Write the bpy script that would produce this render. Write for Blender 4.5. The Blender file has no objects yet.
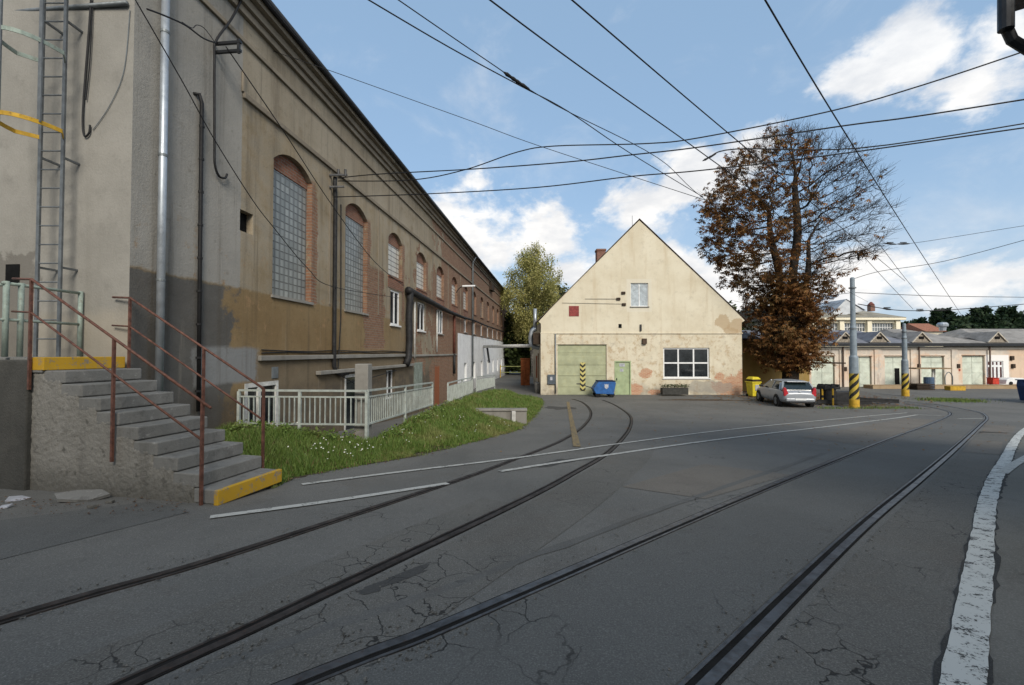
import bpy, math, random
import numpy as np
from mathutils import Vector, Matrix
random.seed(7); rng = np.random.default_rng(7)
scene = bpy.context.scene
C = scene.collection
rad = math.radians
FPX = 440.0; TILT = rad(1.24); CAMZ = 3.0

# ------------------------------------------------------------------ terrain + measuring helpers
HY = [(-60,1.4),(-10,1.5),(0,1.55),(3,1.65),(5,1.76),(6.7,1.88),(10,2.14),(12,2.31),(15,2.56),(19,2.84),(22,2.96),(25,3.0),(900,3.0)]
_ys = np.array([a for a,b in HY]); _hs = np.array([b for a,b in HY])
def zr(y):                       # road surface height
    return CAMZ - (np.interp(y-0.8,_ys,_hs)+2*np.interp(y,_ys,_hs)+np.interp(y+0.8,_ys,_hs))/4
def ray(px, py):
    u=(px-512)/FPX; v=(342.5-py)/FPX
    return Vector((u, math.cos(TILT)-v*math.sin(TILT), math.sin(TILT)+v*math.cos(TILT)))
def P(px, py, Y):                # point at depth Y
    r=ray(px,py); return Vector((0,0,CAMZ))+r*(Y/r.y)
def G(px, py):                   # point on the road surface
    r=ray(px,py); lo,hi=0.3,300.0
    for _ in range(60):
        m=(lo+hi)/2
        if CAMZ+r.z/r.y*m > zr(m): lo=m
        else: hi=m
    return Vector((r.x/r.y*m, m, float(zr(m))))

# ------------------------------------------------------------------ mesh builder
class MB:
    def __init__(s): s.v=[]; s.f=[]
    def quad(s,a,b,c,d):
        n=len(s.v); s.v+= [tuple(a),tuple(b),tuple(c),tuple(d)]; s.f.append((n,n+1,n+2,n+3))
    def poly(s,pts):
        n=len(s.v); s.v+=[tuple(p) for p in pts]; s.f.append(tuple(range(n,n+len(pts))))
    def box(s,x0,x1,y0,y1,z0,z1,M=None):
        n=len(s.v)
        vs=[(x0,y0,z0),(x1,y0,z0),(x1,y1,z0),(x0,y1,z0),(x0,y0,z1),(x1,y0,z1),(x1,y1,z1),(x0,y1,z1)]
        if M is not None: vs=[tuple(M@Vector(v)) for v in vs]
        s.v+=vs
        s.f+=[(n,n+3,n+2,n+1),(n+4,n+5,n+6,n+7),(n,n+1,n+5,n+4),(n+1,n+2,n+6,n+5),(n+2,n+3,n+7,n+6),(n+3,n,n+4,n+7)]
        return s
    def tube(s,pts,r,k=8,cap=True):
        pts=[Vector(p) for p in pts]; m=len(pts)
        rs=r if isinstance(r,(list,tuple)) else [r]*m
        n=len(s.v); ref=None
        for i,p in enumerate(pts):
            t=(pts[min(i+1,m-1)]-pts[max(i-1,0)])
            if t.length<1e-9: t=Vector((0,0,1))
            t.normalize()
            if ref is None:
                ref=t.orthogonal().normalized()
                if abs(t.z)<0.9: ref=t.cross(Vector((0,0,1))).normalized()
            a=(ref-t*ref.dot(t))
            if a.length<1e-6: a=t.orthogonal()
            a.normalize(); ref=a; b=t.cross(a)
            for j in range(k):
                q=2*math.pi*j/k
                s.v.append(tuple(p+a*(math.cos(q)*rs[i])+b*(math.sin(q)*rs[i])))
        for i in range(m-1):
            for j in range(k):
                j2=(j+1)%k
                s.f.append((n+i*k+j,n+i*k+j2,n+(i+1)*k+j2,n+(i+1)*k+j))
        if cap and k>2:
            s.f.append(tuple(n+j for j in reversed(range(k)))); s.f.append(tuple(n+(m-1)*k+j for j in range(k)))
        return s
    def bar(s,a,b,w,h):          # rectangular bar from a to b
        a=Vector(a); b=Vector(b); t=(b-a).normalized()
        up=Vector((0,0,1)) if abs(t.z)<0.95 else Vector((0,1,0))
        x=t.cross(up).normalized(); y=x.cross(t)
        n=len(s.v)
        for p in (a,b):
            for sx,sy in ((-1,-1),(1,-1),(1,1),(-1,1)): s.v.append(tuple(p+x*(sx*w/2)+y*(sy*h/2)))
        s.f+=[(n,n+1,n+2,n+3),(n+7,n+6,n+5,n+4)]+[(n+j,n+4+j,n+4+(j+1)%4,n+(j+1)%4) for j in range(4)]
        return s
    def prism(s,poly,axis,a,b):  # polygon extruded along axis ('x','y','z')
        def pt(p,q):
            return (q,p[0],p[1]) if axis=='x' else ((p[0],q,p[1]) if axis=='y' else (p[0],p[1],q))
        n=len(s.v); k=len(poly)
        s.v+=[pt(p,a) for p in poly]+[pt(p,b) for p in poly]
        s.f.append(tuple(range(n,n+k))); s.f.append(tuple(reversed(range(n+k,n+2*k))))
        for j in range(k): s.f.append((n+j,n+k+j,n+k+(j+1)%k,n+(j+1)%k))
        return s
    def lathe(s,prof,k=16,M=None):   # prof: (r,z)
        n=len(s.v); m=len(prof)
        for r,z in prof:
            for j in range(k):
                q=2*math.pi*j/k; v=Vector((r*math.cos(q),r*math.sin(q),z))
                s.v.append(tuple(M@v if M is not None else v))
        for i in range(m-1):
            for j in range(k): s.f.append((n+i*k+j,n+i*k+(j+1)%k,n+(i+1)*k+(j+1)%k,n+(i+1)*k+j))
        s.f.append(tuple(n+j for j in reversed(range(k)))); s.f.append(tuple(n+(m-1)*k+j for j in range(k)))
        return s
    def build(s,name,mat,parent=None,smooth=False,bevel=0,fix=False,sub=0):
        me=bpy.data.meshes.new(name); me.from_pydata(s.v,[],s.f); me.update()
        if fix:
            import bmesh
            bm=bmesh.new(); bm.from_mesh(me); bmesh.ops.recalc_face_normals(bm,faces=bm.faces); bm.to_mesh(me); bm.free()
        me.materials.append(mat)
        if smooth: me.polygons.foreach_set('use_smooth',[True]*len(me.polygons))
        o=bpy.data.objects.new(name,me); C.objects.link(o)
        if parent: o.parent=parent
        if bevel:
            b=o.modifiers.new('bevel','BEVEL'); b.width=bevel; b.segments=2; b.limit_method='ANGLE'
        if sub:
            q=o.modifiers.new('sub','SUBSURF'); q.levels=sub; q.render_levels=sub
        return o
def tag(o,label=None,cat=None,group=None,kind=None):
    if label: o['label']=label
    if cat: o['category']=cat
    if group: o['group']=group
    if kind: o['kind']=kind
    return o
def thing(name,label,cat,loc=(0,0,0),rz=0,group=None):
    o=bpy.data.objects.new(name,None); C.objects.link(o); o.location=loc; o.rotation_euler=(0,0,rz)
    o.empty_display_size=.2
    return tag(o,label,cat,group)
def copy_tree(o,parent=None):
    c=o.copy(); C.objects.link(c)
    if parent: c.parent=parent
    for ch in list(o.children): copy_tree(ch,c)
    return c
def arc(n,a0,a1): return [a0+(a1-a0)*i/(n-1) for i in range(n)]
def catmull(pts,n=8):
    pts=[Vector(p) for p in pts]; out=[]
    for i in range(len(pts)-1):
        p0=pts[max(i-1,0)]; p1=pts[i]; p2=pts[i+1]; p3=pts[min(i+2,len(pts)-1)]
        for k in range(n):
            t=k/n
            out.append(0.5*((2*p1)+(p2-p0)*t+(2*p0-5*p1+4*p2-p3)*t*t+(3*p1-p0-3*p2+p3)*t**3))
    out.append(pts[-1]); return out

# ------------------------------------------------------------------ materials
class NT:
    def __init__(s,name,rough=.85,spec=.3,metal=0.0):
        s.m=bpy.data.materials.new(name); s.m.use_nodes=True
        s.n=s.m.node_tree.nodes; s.l=s.m.node_tree.links
        s.b=s.n['Principled BSDF']; s.b.inputs['Roughness'].default_value=rough
        s.b.inputs['Specular IOR Level'].default_value=spec; s.b.inputs['Metallic'].default_value=metal
        s._tc=None
    def lk(s,a,b):
        if isinstance(a,(int,float)): b.default_value=a
        elif isinstance(a,(tuple,list)):
            b.default_value = tuple(a)+((1,) if len(a)==3 and b.type=='RGBA' else ())
        else: s.l.new(a,b)
    def P(s):
        if not s._tc: s._tc=s.n.new('ShaderNodeTexCoord').outputs['Object']
        return s._tc
    def vmul(s,v,k):
        m=s.n.new('ShaderNodeVectorMath'); m.operation='MULTIPLY'; s.lk(v,m.inputs[0]); m.inputs[1].default_value=k; return m.outputs[0]
    def noise(s,scale,detail=4,rough=.55,vec=None,dist=0):
        t=s.n.new('ShaderNodeTexNoise'); t.inputs['Scale'].default_value=scale; t.inputs['Detail'].default_value=detail
        t.inputs['Roughness'].default_value=rough; t.inputs['Distortion'].default_value=dist
        s.lk(vec if vec is not None else s.P(),t.inputs['Vector']); return t.outputs['Fac']
    def vor(s,scale,feature='F1',vec=None,rnd=1):
        t=s.n.new('ShaderNodeTexVoronoi'); t.feature=feature; t.inputs['Scale'].default_value=scale
        t.inputs['Randomness'].default_value=rnd
        s.lk(vec if vec is not None else s.P(),t.inputs['Vector']); return t.outputs['Distance']
    def xyz(s,vec=None):
        q=s.n.new('ShaderNodeSeparateXYZ'); s.lk(vec if vec is not None else s.P(),q.inputs[0]); return q.outputs
    def comb(s,x,y,z):
        q=s.n.new('ShaderNodeCombineXYZ'); s.lk(x,q.inputs[0]); s.lk(y,q.inputs[1]); s.lk(z,q.inputs[2]); return q.outputs[0]
    def math(s,op,a,b=0,c=None):
        q=s.n.new('ShaderNodeMath'); q.operation=op; s.lk(a,q.inputs[0]); s.lk(b,q.inputs[1])
        if c is not None: s.lk(c,q.inputs[2])
        return q.outputs[0]
    def add(s,a,b): return s.math('ADD',a,b)
    def sub(s,a,b): return s.math('SUBTRACT',a,b)
    def mul(s,a,b): return s.math('MULTIPLY',a,b)
    def ss(s,x,a,b,lo=0,hi=1):    # smoothstep map
        q=s.n.new('ShaderNodeMapRange'); q.interpolation_type='SMOOTHSTEP'
        s.lk(x,q.inputs['Value'])
        if a>b: a,b,lo,hi=b,a,hi,lo
        q.inputs['From Min'].default_value=a; q.inputs['From Max'].default_value=b
        q.inputs['To Min'].default_value=lo; q.inputs['To Max'].default_value=hi; return q.outputs[0]
    def band(s,x,a,b,e):          # 1 inside a..b with soft edge e
        return s.mul(s.ss(x,a-e,a+e),s.ss(x,b+e,b-e))
    def mix(s,f,a,b,blend='MIX'):
        q=s.n.new('ShaderNodeMix'); q.data_type='RGBA'; q.blend_type=blend
        s.lk(f,q.inputs[0]); s.lk(a,q.inputs[6]); s.lk(b,q.inputs[7]); return q.outputs[2]
    def brick(s,c1,c2,mortar,vec,w=.25,h=.075,m=.012,off=.5):
        t=s.n.new('ShaderNodeTexBrick'); t.offset=off
        s.lk(c1,t.inputs['Color1']); s.lk(c2,t.inputs['Color2']); s.lk(mortar,t.inputs['Mortar'])
        t.inputs['Scale'].default_value=1; t.inputs['Mortar Size'].default_value=m
        t.inputs['Brick Width'].default_value=w; t.inputs['Row Height'].default_value=h
        s.lk(vec,t.inputs['Vector']); return t
    def island(s): return s.n.new('ShaderNodeNewGeometry').outputs['Random Per Island']
    def bump(s,h,strength=.3,dist=.02):
        b=s.n.new('ShaderNodeBump'); b.inputs['Strength'].default_value=strength; b.inputs['Distance'].default_value=dist
        s.lk(h,b.inputs['Height']); s.l.new(b.outputs[0],s.b.inputs['Normal'])
    def color(s,c): s.lk(c,s.b.inputs['Base Color'])
    def rough(s,c): s.lk(c,s.b.inputs['Roughness'])
def M(name,col,rough=.8,spec=.3,metal=0,var=.18,scale=5,bump=.15,bscale=40,col2=None,dirt=None,dirtamt=.5):
    t=NT(name,rough,spec,metal)
    n=t.noise(scale,5,.6)
    c2=col2 or tuple(c*(1-2*var) for c in col)
    c=t.mix(t.ss(n,.3,.7),c2,tuple(min(1,x*(1+var*.5)) for x in col))
    if dirt: c=t.mix(t.mul(t.ss(t.noise(scale*2.7,6,.7),.5,.72),dirtamt),c,dirt)
    t.color(c)
    if bump: t.bump(t.noise(bscale,4,.6),bump,.01)
    if rough>.2: t.rough(t.ss(t.noise(scale*3,3),.2,.8,max(.05,rough-.1),min(1,rough+.1)))
    return t.m
def plaster(name,c1,c2,stain,streak=.5,extra=None,bump=.25):
    t=NT(name,.93,.15); x=t.xyz()
    c=t.mix(t.ss(t.noise(.55,6,.62),.32,.68),c1,c2)
    c=t.mix(t.mul(t.ss(t.noise(2.3,7,.7),.5,.75),.55),c,tuple(a*.72 for a in c1))
    st=t.noise(1.0,5,.6,vec=t.vmul(t.P(),(2.2,2.2,.22)))
    c=t.mix(t.mul(t.ss(st,.52,.74),streak),c,stain)
    c=t.mix(t.mul(t.ss(t.noise(22,3,.6),.45,.75),.18),c,tuple(a*.6 for a in c2))
    if extra: c=extra(t,c,x)
    t.color(c)
    h=t.add(t.mul(t.noise(30,5,.65),.5),t.noise(3,4,.6)); t.bump(h,bump,.03)
    return t.m

def asphalt(name,c1,c2,tint=(0.075,.066,.056),cracks=0,speck=.5,rough=.88,tintamt=.5,cscale=2.6):
    t=NT(name,rough,.25)
    c=t.mix(t.ss(t.noise(.35,6,.6),.35,.65),c1,c2)
    c=t.mix(t.mul(t.ss(t.noise(.9,5,.7,dist=.6),.5,.7),tintamt),c,tint)
    c=t.mix(t.mul(t.ss(t.noise(.55,5,.65,vec=t.vmul(t.P(),(1.6,.55,1))),.52,.72),.4),c,tuple(a*.72 for a in c1))
    sp=t.noise(95,3,.75)
    c=t.mix(t.mul(t.ss(sp,.5,.72),speck),c,tuple(min(1,a*2.1+.02) for a in c2))
    c=t.mix(t.mul(t.ss(sp,.5,.3),speck*.9),c,tuple(a*.45 for a in c1))
    c=t.mix(t.mul(t.ss(t.noise(6,6,.75),.56,.72),.35),c,tuple(a*.6 for a in c1))
    h=t.mul(t.noise(110,3,.7),.6)
    if cracks:
        wob=t.n.new('ShaderNodeVectorMath'); wob.operation='ADD'; t.lk(t.P(),wob.inputs[0])
        nc=t.n.new('ShaderNodeTexNoise'); nc.inputs['Scale'].default_value=3.5; nc.inputs['Detail'].default_value=4
        t.lk(t.P(),nc.inputs['Vector'])
        vm=t.n.new('ShaderNodeVectorMath'); vm.operation='SCALE'; vm.inputs['Scale'].default_value=.33
        t.lk(nc.outputs['Color'],vm.inputs[0]); t.lk(vm.outputs[0],wob.inputs[1])
        e=t.vor(cscale,'DISTANCE_TO_EDGE',vec=wob.outputs[0])
        line=t.mul(t.ss(e,.02,.004),t.ss(t.noise(.55,3,.6),.66-.2*cracks,.76-.16*cracks))
        c=t.mix(t.mul(line,.85),c,(.012,.012,.012)); h=t.sub(h,t.mul(line,1.2))
    t.color(c); t.bump(h,.55,.008); return t.m
ASPH=asphalt('asphalt',(.104,.103,.096),(.135,.132,.122),cracks=.3,tint=(.105,.096,.084))
ASPH_CR=asphalt('cracked_asphalt',(.096,.093,.084),(.122,.118,.107),tint=(.108,.097,.083),cracks=1.0,speck=.6,cscale=3.4)
ASPH_DK=asphalt('dark_asphalt',(.088,.088,.083),(.108,.108,.102),cracks=.22,tintamt=.2)
ASPH_BR=asphalt('brown_asphalt',(.118,.107,.092),(.146,.132,.113),cracks=.2,tintamt=.3)
CONC_PAVE=asphalt('pavement_concrete',(.125,.122,.108),(.155,.15,.135),cracks=.5,speck=.35,cscale=.8)
def paint_mat(name,col,under=(.06,.06,.06),wear=.42):
    t=NT(name,.75,.25)
    n=t.add(t.mul(t.noise(9,6,.75),.65),t.mul(t.noise(60,3,.7),.35))
    c=t.mix(t.ss(n,wear-.02,wear+.04),under,t.mix(t.noise(2,5),tuple(a*.75 for a in col),col))
    t.color(c); t.bump(t.noise(90,3),.2,.005); return t.m
WPAINT=paint_mat('worn_white_paint',(.55,.56,.54),wear=.42)
WPAINT2=paint_mat('worn_thin_white_paint',(.46,.46,.43),under=(.12,.118,.11),wear=.43)
OPAINT=paint_mat('worn_ochre_paint',(.26,.19,.09),wear=.46)
RAILM=M('rail_steel',(.12,.12,.122),.45,.5,.7,var=.25,scale=9,bump=.1,dirt=(.09,.05,.035),dirtamt=.5)
RAILRUST=M('rail_rust',(.05,.042,.038),.7,.3,.2,var=.3,scale=8,dirt=(.09,.05,.035))
GROOVE=M('rail_groove_dirt',(.018,.017,.016),.95,.1,bump=.3)
ZINC=M('zinc_metal',(.42,.46,.5),.42,.5,.55,var=.12,scale=3,bump=.05)
ZINC_D=M('dull_grey_metal',(.19,.21,.22),.55,.4,.4,var=.15,bump=.05)
BLACK=M('black_rubber_cable',(.014,.014,.015),.6,.3,bump=.05)
BLACKPIPE=M('black_bitumen_wrap',(.02,.02,.021),.65,.35,scale=8,var=.3,bump=.4,bscale=18)
POLEM=M('pole_grey_paint',(.24,.29,.33),.6,.3,.1,var=.12,scale=4,dirt=(.17,.15,.12),dirtamt=.3)
YEL=M('yellow_paint',(.55,.33,.03),.65,.3,var=.15,scale=6,dirt=(.16,.11,.05),dirtamt=.7)
YELB=M('yellow_plastic',(.68,.55,.03),.45,.4,var=.1,scale=4)
REDRAIL=M('red_brown_rail_paint',(.135,.06,.042),.6,.35,.1,var=.25,scale=14,dirt=(.17,.06,.03),dirtamt=.6,bump=.2,bscale=60)
GREENRAIL=M('pale_green_rail_paint',(.27,.33,.29),.6,.3,.1,var=.12,scale=9,dirt=(.14,.10,.07),dirtamt=.5)
FENCEM=M('fence_green_grey_paint',(.40,.44,.41),.6,.3,.05,var=.14,scale=5,dirt=(.2,.17,.12),dirtamt=.45)
LADM=M('ladder_grey_paint',(.15,.165,.175),.5,.4,.3,var=.15,scale=8)
WHITEF=M('white_window_frame',(.74,.75,.75),.45,.4,var=.06,scale=5)
WHITEPIPE=M('white_painted_pipe',(.6,.6,.57),.6,.3,var=.15,scale=5,dirt=(.25,.2,.15),dirtamt=.4)
def _tread(t,c,x):
    c=t.mix(t.mul(t.ss(t.noise(5,7,.75),.5,.66),.55),c,(.085,.083,.078)); c=t.mix(t.mul(t.ss(t.noise(11,6,.75),.58,.68),.5),c,(.33,.325,.31)); return c
TREADM=plaster('concrete_tread',(.15,.15,.142),(.225,.222,.212),(.085,.083,.078),.6,_tread,bump=.4)
YELSTEP=paint_mat('worn_yellow_step_paint',(.50,.30,.025),under=(.20,.185,.16),wear=.43)
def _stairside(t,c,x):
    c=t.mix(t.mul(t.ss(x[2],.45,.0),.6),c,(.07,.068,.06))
    c=t.mix(t.mul(t.ss(t.noise(7,4,.6),.58,.7),.7),c,(.075,.072,.064))
    return c
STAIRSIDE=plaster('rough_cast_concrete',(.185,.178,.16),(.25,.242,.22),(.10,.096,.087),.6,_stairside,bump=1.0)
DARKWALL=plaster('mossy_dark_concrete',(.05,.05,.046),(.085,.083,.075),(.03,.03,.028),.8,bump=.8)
GLASS_D=M('dark_window_glass',(.022,.027,.03),.08,.6,var=.3,scale=1.5,bump=0)
GLASS_B=M('pale_curtained_glass',(.16,.18,.19),.12,.6,var=.3,scale=1.2,bump=0)
DARK=M('dark_interior',(.01,.01,.01),.9,.1,bump=0)
SLATE=M('dark_slate_roof',(.06,.058,.06),.75,.3,var=.2,scale=3,bump=.3)
GUTTERM=M('dark_gutter_metal',(.02,.022,.026),.45,.45,.2,var=.2,scale=4,bump=.05)
WOODDK=M('dark_brown_wood',(.05,.035,.025),.8,.2,scale=6,bump=.3)
TIMBER=M('weathered_timber',(.28,.2,.12),.85,.2,var=.25,scale=6,bump=.3)
BLUEM=M('blue_container_paint',(.02,.11,.34),.5,.35,.0,var=.15,scale=4,dirt=(.05,.06,.1),dirtamt=.5)
SKIPM=M('dark_blue_skip_paint',(.016,.05,.15),.55,.35,.0,var=.2,scale=4,dirt=(.07,.05,.04),dirtamt=.5)
TYRE=M('tyre_rubber',(.015,.015,.016),.8,.2,bump=.1)
ORANGE=M('orange_brown_paint',(.3,.09,.03),.75,.2,var=.2,scale=4)
REDM=M('faded_red_panel',(.26,.045,.04),.6,.3,var=.2,scale=7,dirt=(.14,.05,.045),dirtamt=.5)
def brickmat(name,c1,c2,mortar,plane='xz',sc=1.0):
    t=NT(name,.92,.15); x=t.xyz()
    v=t.comb(x[0] if plane[0]=='x' else x[1],x[2],0)
    b=t.brick(c1,c2,mortar,v)
    c=t.mix(t.mul(t.ss(t.noise(3,5,.7),.48,.7),.5),b.outputs['Color'],tuple(a*.55 for a in c1))
    t.color(c); t.bump(t.sub(t.mul(t.noise(40,4),.4),b.outputs['Fac']),.5,.02); return t.m
BRICK=brickmat('red_brick',(.21,.085,.05),(.28,.12,.075),(.2,.17,.14))
BRICKCH=brickmat('chimney_brick',(.26,.11,.08),(.2,.085,.06),(.22,.18,.15))

# ------------------------------------------------------------------ world, sun, camera
SUN_AZ=rad(163); SUN_EL=rad(34)     # azimuth clockwise from +Y: behind the camera, to the right
w=bpy.data.worlds.new('World'); scene.world=w; w.use_nodes=True
class WT(NT):
    def __init__(s):
        s.n=w.node_tree.nodes; s.l=w.node_tree.links; s._tc=None
    def P(s):
        if not s._tc: s._tc=s.n.new('ShaderNodeTexCoord').outputs['Generated']
        return s._tc
t=WT(); bg=t.n['Background']
sky=t.n.new('ShaderNodeTexSky'); sky.sky_type='NISHITA'; sky.sun_disc=False
sky.sun_elevation=SUN_EL; sky.sun_rotation=SUN_AZ; sky.air_density=1.0; sky.dust_density=2.2; sky.ozone_density=1.2
x=t.xyz()
az=t.math('ARCTAN2',x[0],x[1]); el=t.math('ARCSINE',x[2])
def blob(px,py,rx,ry):              # cloud bank round a direction of the sky (azimuth, elevation)
    r=ray(px,py); a=math.atan2(r.x,r.y); e=math.atan2(r.z,math.hypot(r.x,r.y))
    k=math.cos(a)/FPX
    da=t.mul(t.sub(az,a),1/(rx*k*math.cos(a))); de=t.mul(t.sub(el,e),1/(ry*k))
    return t.sub(1.0,t.math('SQRT',t.add(t.mul(da,da),t.mul(de,de))))
blobs=[(455,245,95,62),(540,235,48,32),(440,210,35,22),(575,272,50,18),(640,203,48,26),(700,180,62,32),(752,150,36,26),(870,82,55,26),(915,50,65,40),
       (975,80,70,42),(1005,30,60,32),(740,292,100,50),(850,285,100,34),(960,290,120,32),(1080,305,110,40),(680,265,38,22)]
def far_blob(a,e,ra,re):             # unseen cloud banks, added to whiten and lift the fill light
    da=t.mul(t.sub(az,a),1/ra); de=t.mul(t.sub(el,e),1/re)
    return t.sub(1.0,t.math('SQRT',t.add(t.mul(da,da),t.mul(de,de))))
tot=None
for b in [(1.75,.55,.6,.6),(2.6,.6,.7,.55),(-2.6,.6,.7,.5),(-1.6,.35,.4,.4),(3.1,.9,.6,.5),(-3.1,.9,.6,.5),(1.3,1.25,.9,.25),(2.6,1.25,.9,.25)]:
    v=far_blob(*b); tot=v if tot is None else t.math('MAXIMUM',tot,v)
for b in blobs:
    v=blob(*b); tot=v if tot is None else t.math('MAXIMUM',tot,v)
cn=t.noise(5.2,9,.6,vec=t.vmul(t.P(),(1,1,1.6)),dist=.35)
cn2=t.noise(16,6,.62,vec=t.vmul(t.P(),(1,1,1.5)))
dens=t.add(t.add(t.mul(tot,1.0),t.mul(t.sub(cn,.5),2.7)),t.mul(t.sub(cn2,.5),1.5))
mask=t.mul(t.ss(dens,-.1,.62),t.ss(el,.62,.3,.72,1))
thin=t.mul(t.ss(t.add(cn,t.mul(t.sub(.35,el),.25)),.48,.8),.35)   # faint veil
mask=t.math('MAXIMUM',mask,thin)
low=t.ss(el,.36,.0)                 # paler air towards the horizon
shade=t.ss(t.noise(7,6,.6,vec=t.vmul(t.P(),(1,1,2.2))),.35,.7)
ccol=t.mix(shade,(3.6,3.65,3.75),(4.9,4.8,4.65))
skyc=t.mix(t.mul(low,.55),t.mix(.72,sky.outputs[0],(1.4,2.15,3.05)),(2.75,3.25,3.75))
CLOUDK=1.0
t.l.new(t.mix(mask,skyc,ccol),bg.inputs['Color'])
bg.inputs['Strength'].default_value=.13
sun=bpy.data.lights.new('sun','SUN'); sun.energy=1.8; sun.angle=rad(22); sun.color=(1,.93,.82)
so=bpy.data.objects.new('sun',sun); C.objects.link(so)
sd=Vector((math.sin(SUN_AZ)*math.cos(SUN_EL),math.cos(SUN_AZ)*math.cos(SUN_EL),math.sin(SUN_EL)))
so.rotation_euler=sd.to_track_quat('Z','Y').to_euler(); so.location=(0,0,40)
cam=bpy.data.cameras.new('camera'); co=bpy.data.objects.new('camera',cam); C.objects.link(co)
co.location=(0,0,CAMZ); co.rotation_euler=(rad(90)+TILT,0,0); cam.sensor_width=36; cam.lens=FPX/1024*36
cam.clip_start=.05; cam.clip_end=3000; scene.camera=co
scene.view_settings.view_transform='Standard'; scene.view_settings.look='None'; scene.view_settings.exposure=.82
scene.view_settings.gamma=1; scene.render.resolution_x=1024; scene.render.resolution_y=685

# ------------------------------------------------------------------ ground sheets
m=MB()
gx=[-900,-300,-100,-60,-40,-25]+list(np.arange(-18,30,1.5))+[32,40,60,100,300,900]
gy=list(np.arange(-12,30,.75))+[32,36,42,50,60,80,120,200,400,900]
gy=[-300,-60]+gy
for yy in gy:
    for xx in gx: m.v.append((xx,yy,float(zr(yy))))
nx=len(gx)
for j in range(len(gy)-1):
    for i in range(nx-1): m.f.append((j*nx+i,j*nx+i+1,(j+1)*nx+i+1,(j+1)*nx+i))
tag(m.build('ground',ASPH),kind='structure')
def drape(name,left,right,mat,lift,nu=3,label=None):   # sheet between two curves on the road
    m=MB(); k=len(left)
    for a,b in zip(left,right):
        for q in range(nu+1):
            p=Vector(a).lerp(Vector(b),q/nu); m.v.append((p.x,p.y,float(zr(p.y))+lift))
    for i in range(k-1):
        for q in range(nu):
            n=i*(nu+1)+q; m.f.append((n,n+1,n+nu+2,n+nu+1))
    o=m.build(name,mat); tag(o,kind='structure'); return o
def offset(curve,d):
    out=[]
    for i,p in enumerate(curve):
        a=curve[max(i-1,0)]; b=curve[min(i+1,len(curve)-1)]
        tt=Vector((b.x-a.x,b.y-a.y,0)).normalized(); n=Vector((tt.y,-tt.x,0))   # right-hand side
        q=Vector(p)+n*d; out.append(Vector((q.x,q.y,float(zr(q.y)))))
    return out
def resample(curve,n):
    L=[0]
    for a,b in zip(curve[:-1],curve[1:]): L.append(L[-1]+(Vector(b)-Vector(a)).length)
    out=[]; j=0
    for i in range(n):
        d=L[-1]*i/(n-1)
        while j<len(L)-2 and L[j+1]<d: j+=1
        f=(d-L[j])/max(1e-9,L[j+1]-L[j]); out.append(Vector(curve[j]).lerp(Vector(curve[j+1]),f))
    return out
def rough_off(curve,amp,seed):
    r=random.Random(seed); return [Vector((p.x+r.uniform(-amp,amp),p.y+r.uniform(-amp,amp),p.z)) for p in curve]
def railcurve(px,back=4):
    pts=[G(*p) for p in px]
    d=(pts[0]-pts[1]).normalized(); s=pts[0]+d*back
    pts=[Vector((s.x,s.y,float(zr(s.y))))]+pts
    return catmull(pts,14)
A1=railcurve([(287,685),(512,595),(797,475),(902,434),(944,418),(950,414),(946,411),(931,407.5),(905,404)])
A2=railcurve([(707,685),(862,530),(922.5,478.5),(957.5,447.8),(979.4,427),(987,419.4),(985.5,415.5),(976,411.5),(940,405),(905,401.5)])
B1=railcurve([(0,620),(250,547.5),(450,482.5),(512,460),(562,440),(585,424),(590.5,412),(583,403),(572,399)],3)
B2=railcurve([(132,685),(300,607.5),(510,507.5),(572,475),(612,450),(630,428.5),(630,415.5),(616,405.5),(603,400)],3)
# asphalt sheets inside and beside the tracks
drape('asphalt_strip_between_rails',resample(offset(A1,.10),80),resample(offset(A2,-.10),80),ASPH_DK,.004,4)
a2=[p for p in A2 if p.y<14]
drape('asphalt_strip_beside_rail',offset(a2,.10),offset(a2,.95),ASPH_CR,.004,4)
b2=[p for p in B2 if 1.5<p.y<10]
drape('cracked_asphalt_strip',offset(b2,.10),offset(b2,.85),ASPH_CR,.004,4)
b2b=[p for p in B2 if 1.8<p.y<5.2]
drape('cracked_asphalt_strip',offset(b2b,-.5),offset(b2b,-.08),ASPH_CR,.0045,3)
a1=[p for p in A1 if 1.2<p.y<9]
SEAM=asphalt('old_seam_asphalt',(.09,.09,.085),(.112,.11,.103),cracks=.3,speck=.4)
drape('asphalt_seam',rough_off(offset(a1,-.42),.02,1),rough_off(offset(a1,-.33),.02,2),SEAM,.0045,1)
def quadsheet(name,pts,mat,lift,n=8):
    a,b,c,d=[G(*p) for p in pts]
    drape(name,[a.lerp(d,i/n) for i in range(n+1)],[b.lerp(c,i/n) for i in range(n+1)],mat,lift,n)
quadsheet('asphalt_patch',[(622,487),(705,499),(790,475),(705,464)],ASPH_BR,.004)
quadsheet('asphalt_patch',[(800,437),(868,446),(935,420),(905,418)],ASPH_BR,.004)
quadsheet('asphalt_patch',[(962,452),(1000,455),(1003,442),(972,440)],ASPH_BR,.0085)
quadsheet('asphalt_patch',[(978,434),(1012,435),(1016,426),(986,425)],ASPH_BR,.004)
quadsheet('asphalt_patch',[(0,560),(190,512),(150,502),(-60,528)],ASPH_DK,.004)
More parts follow.
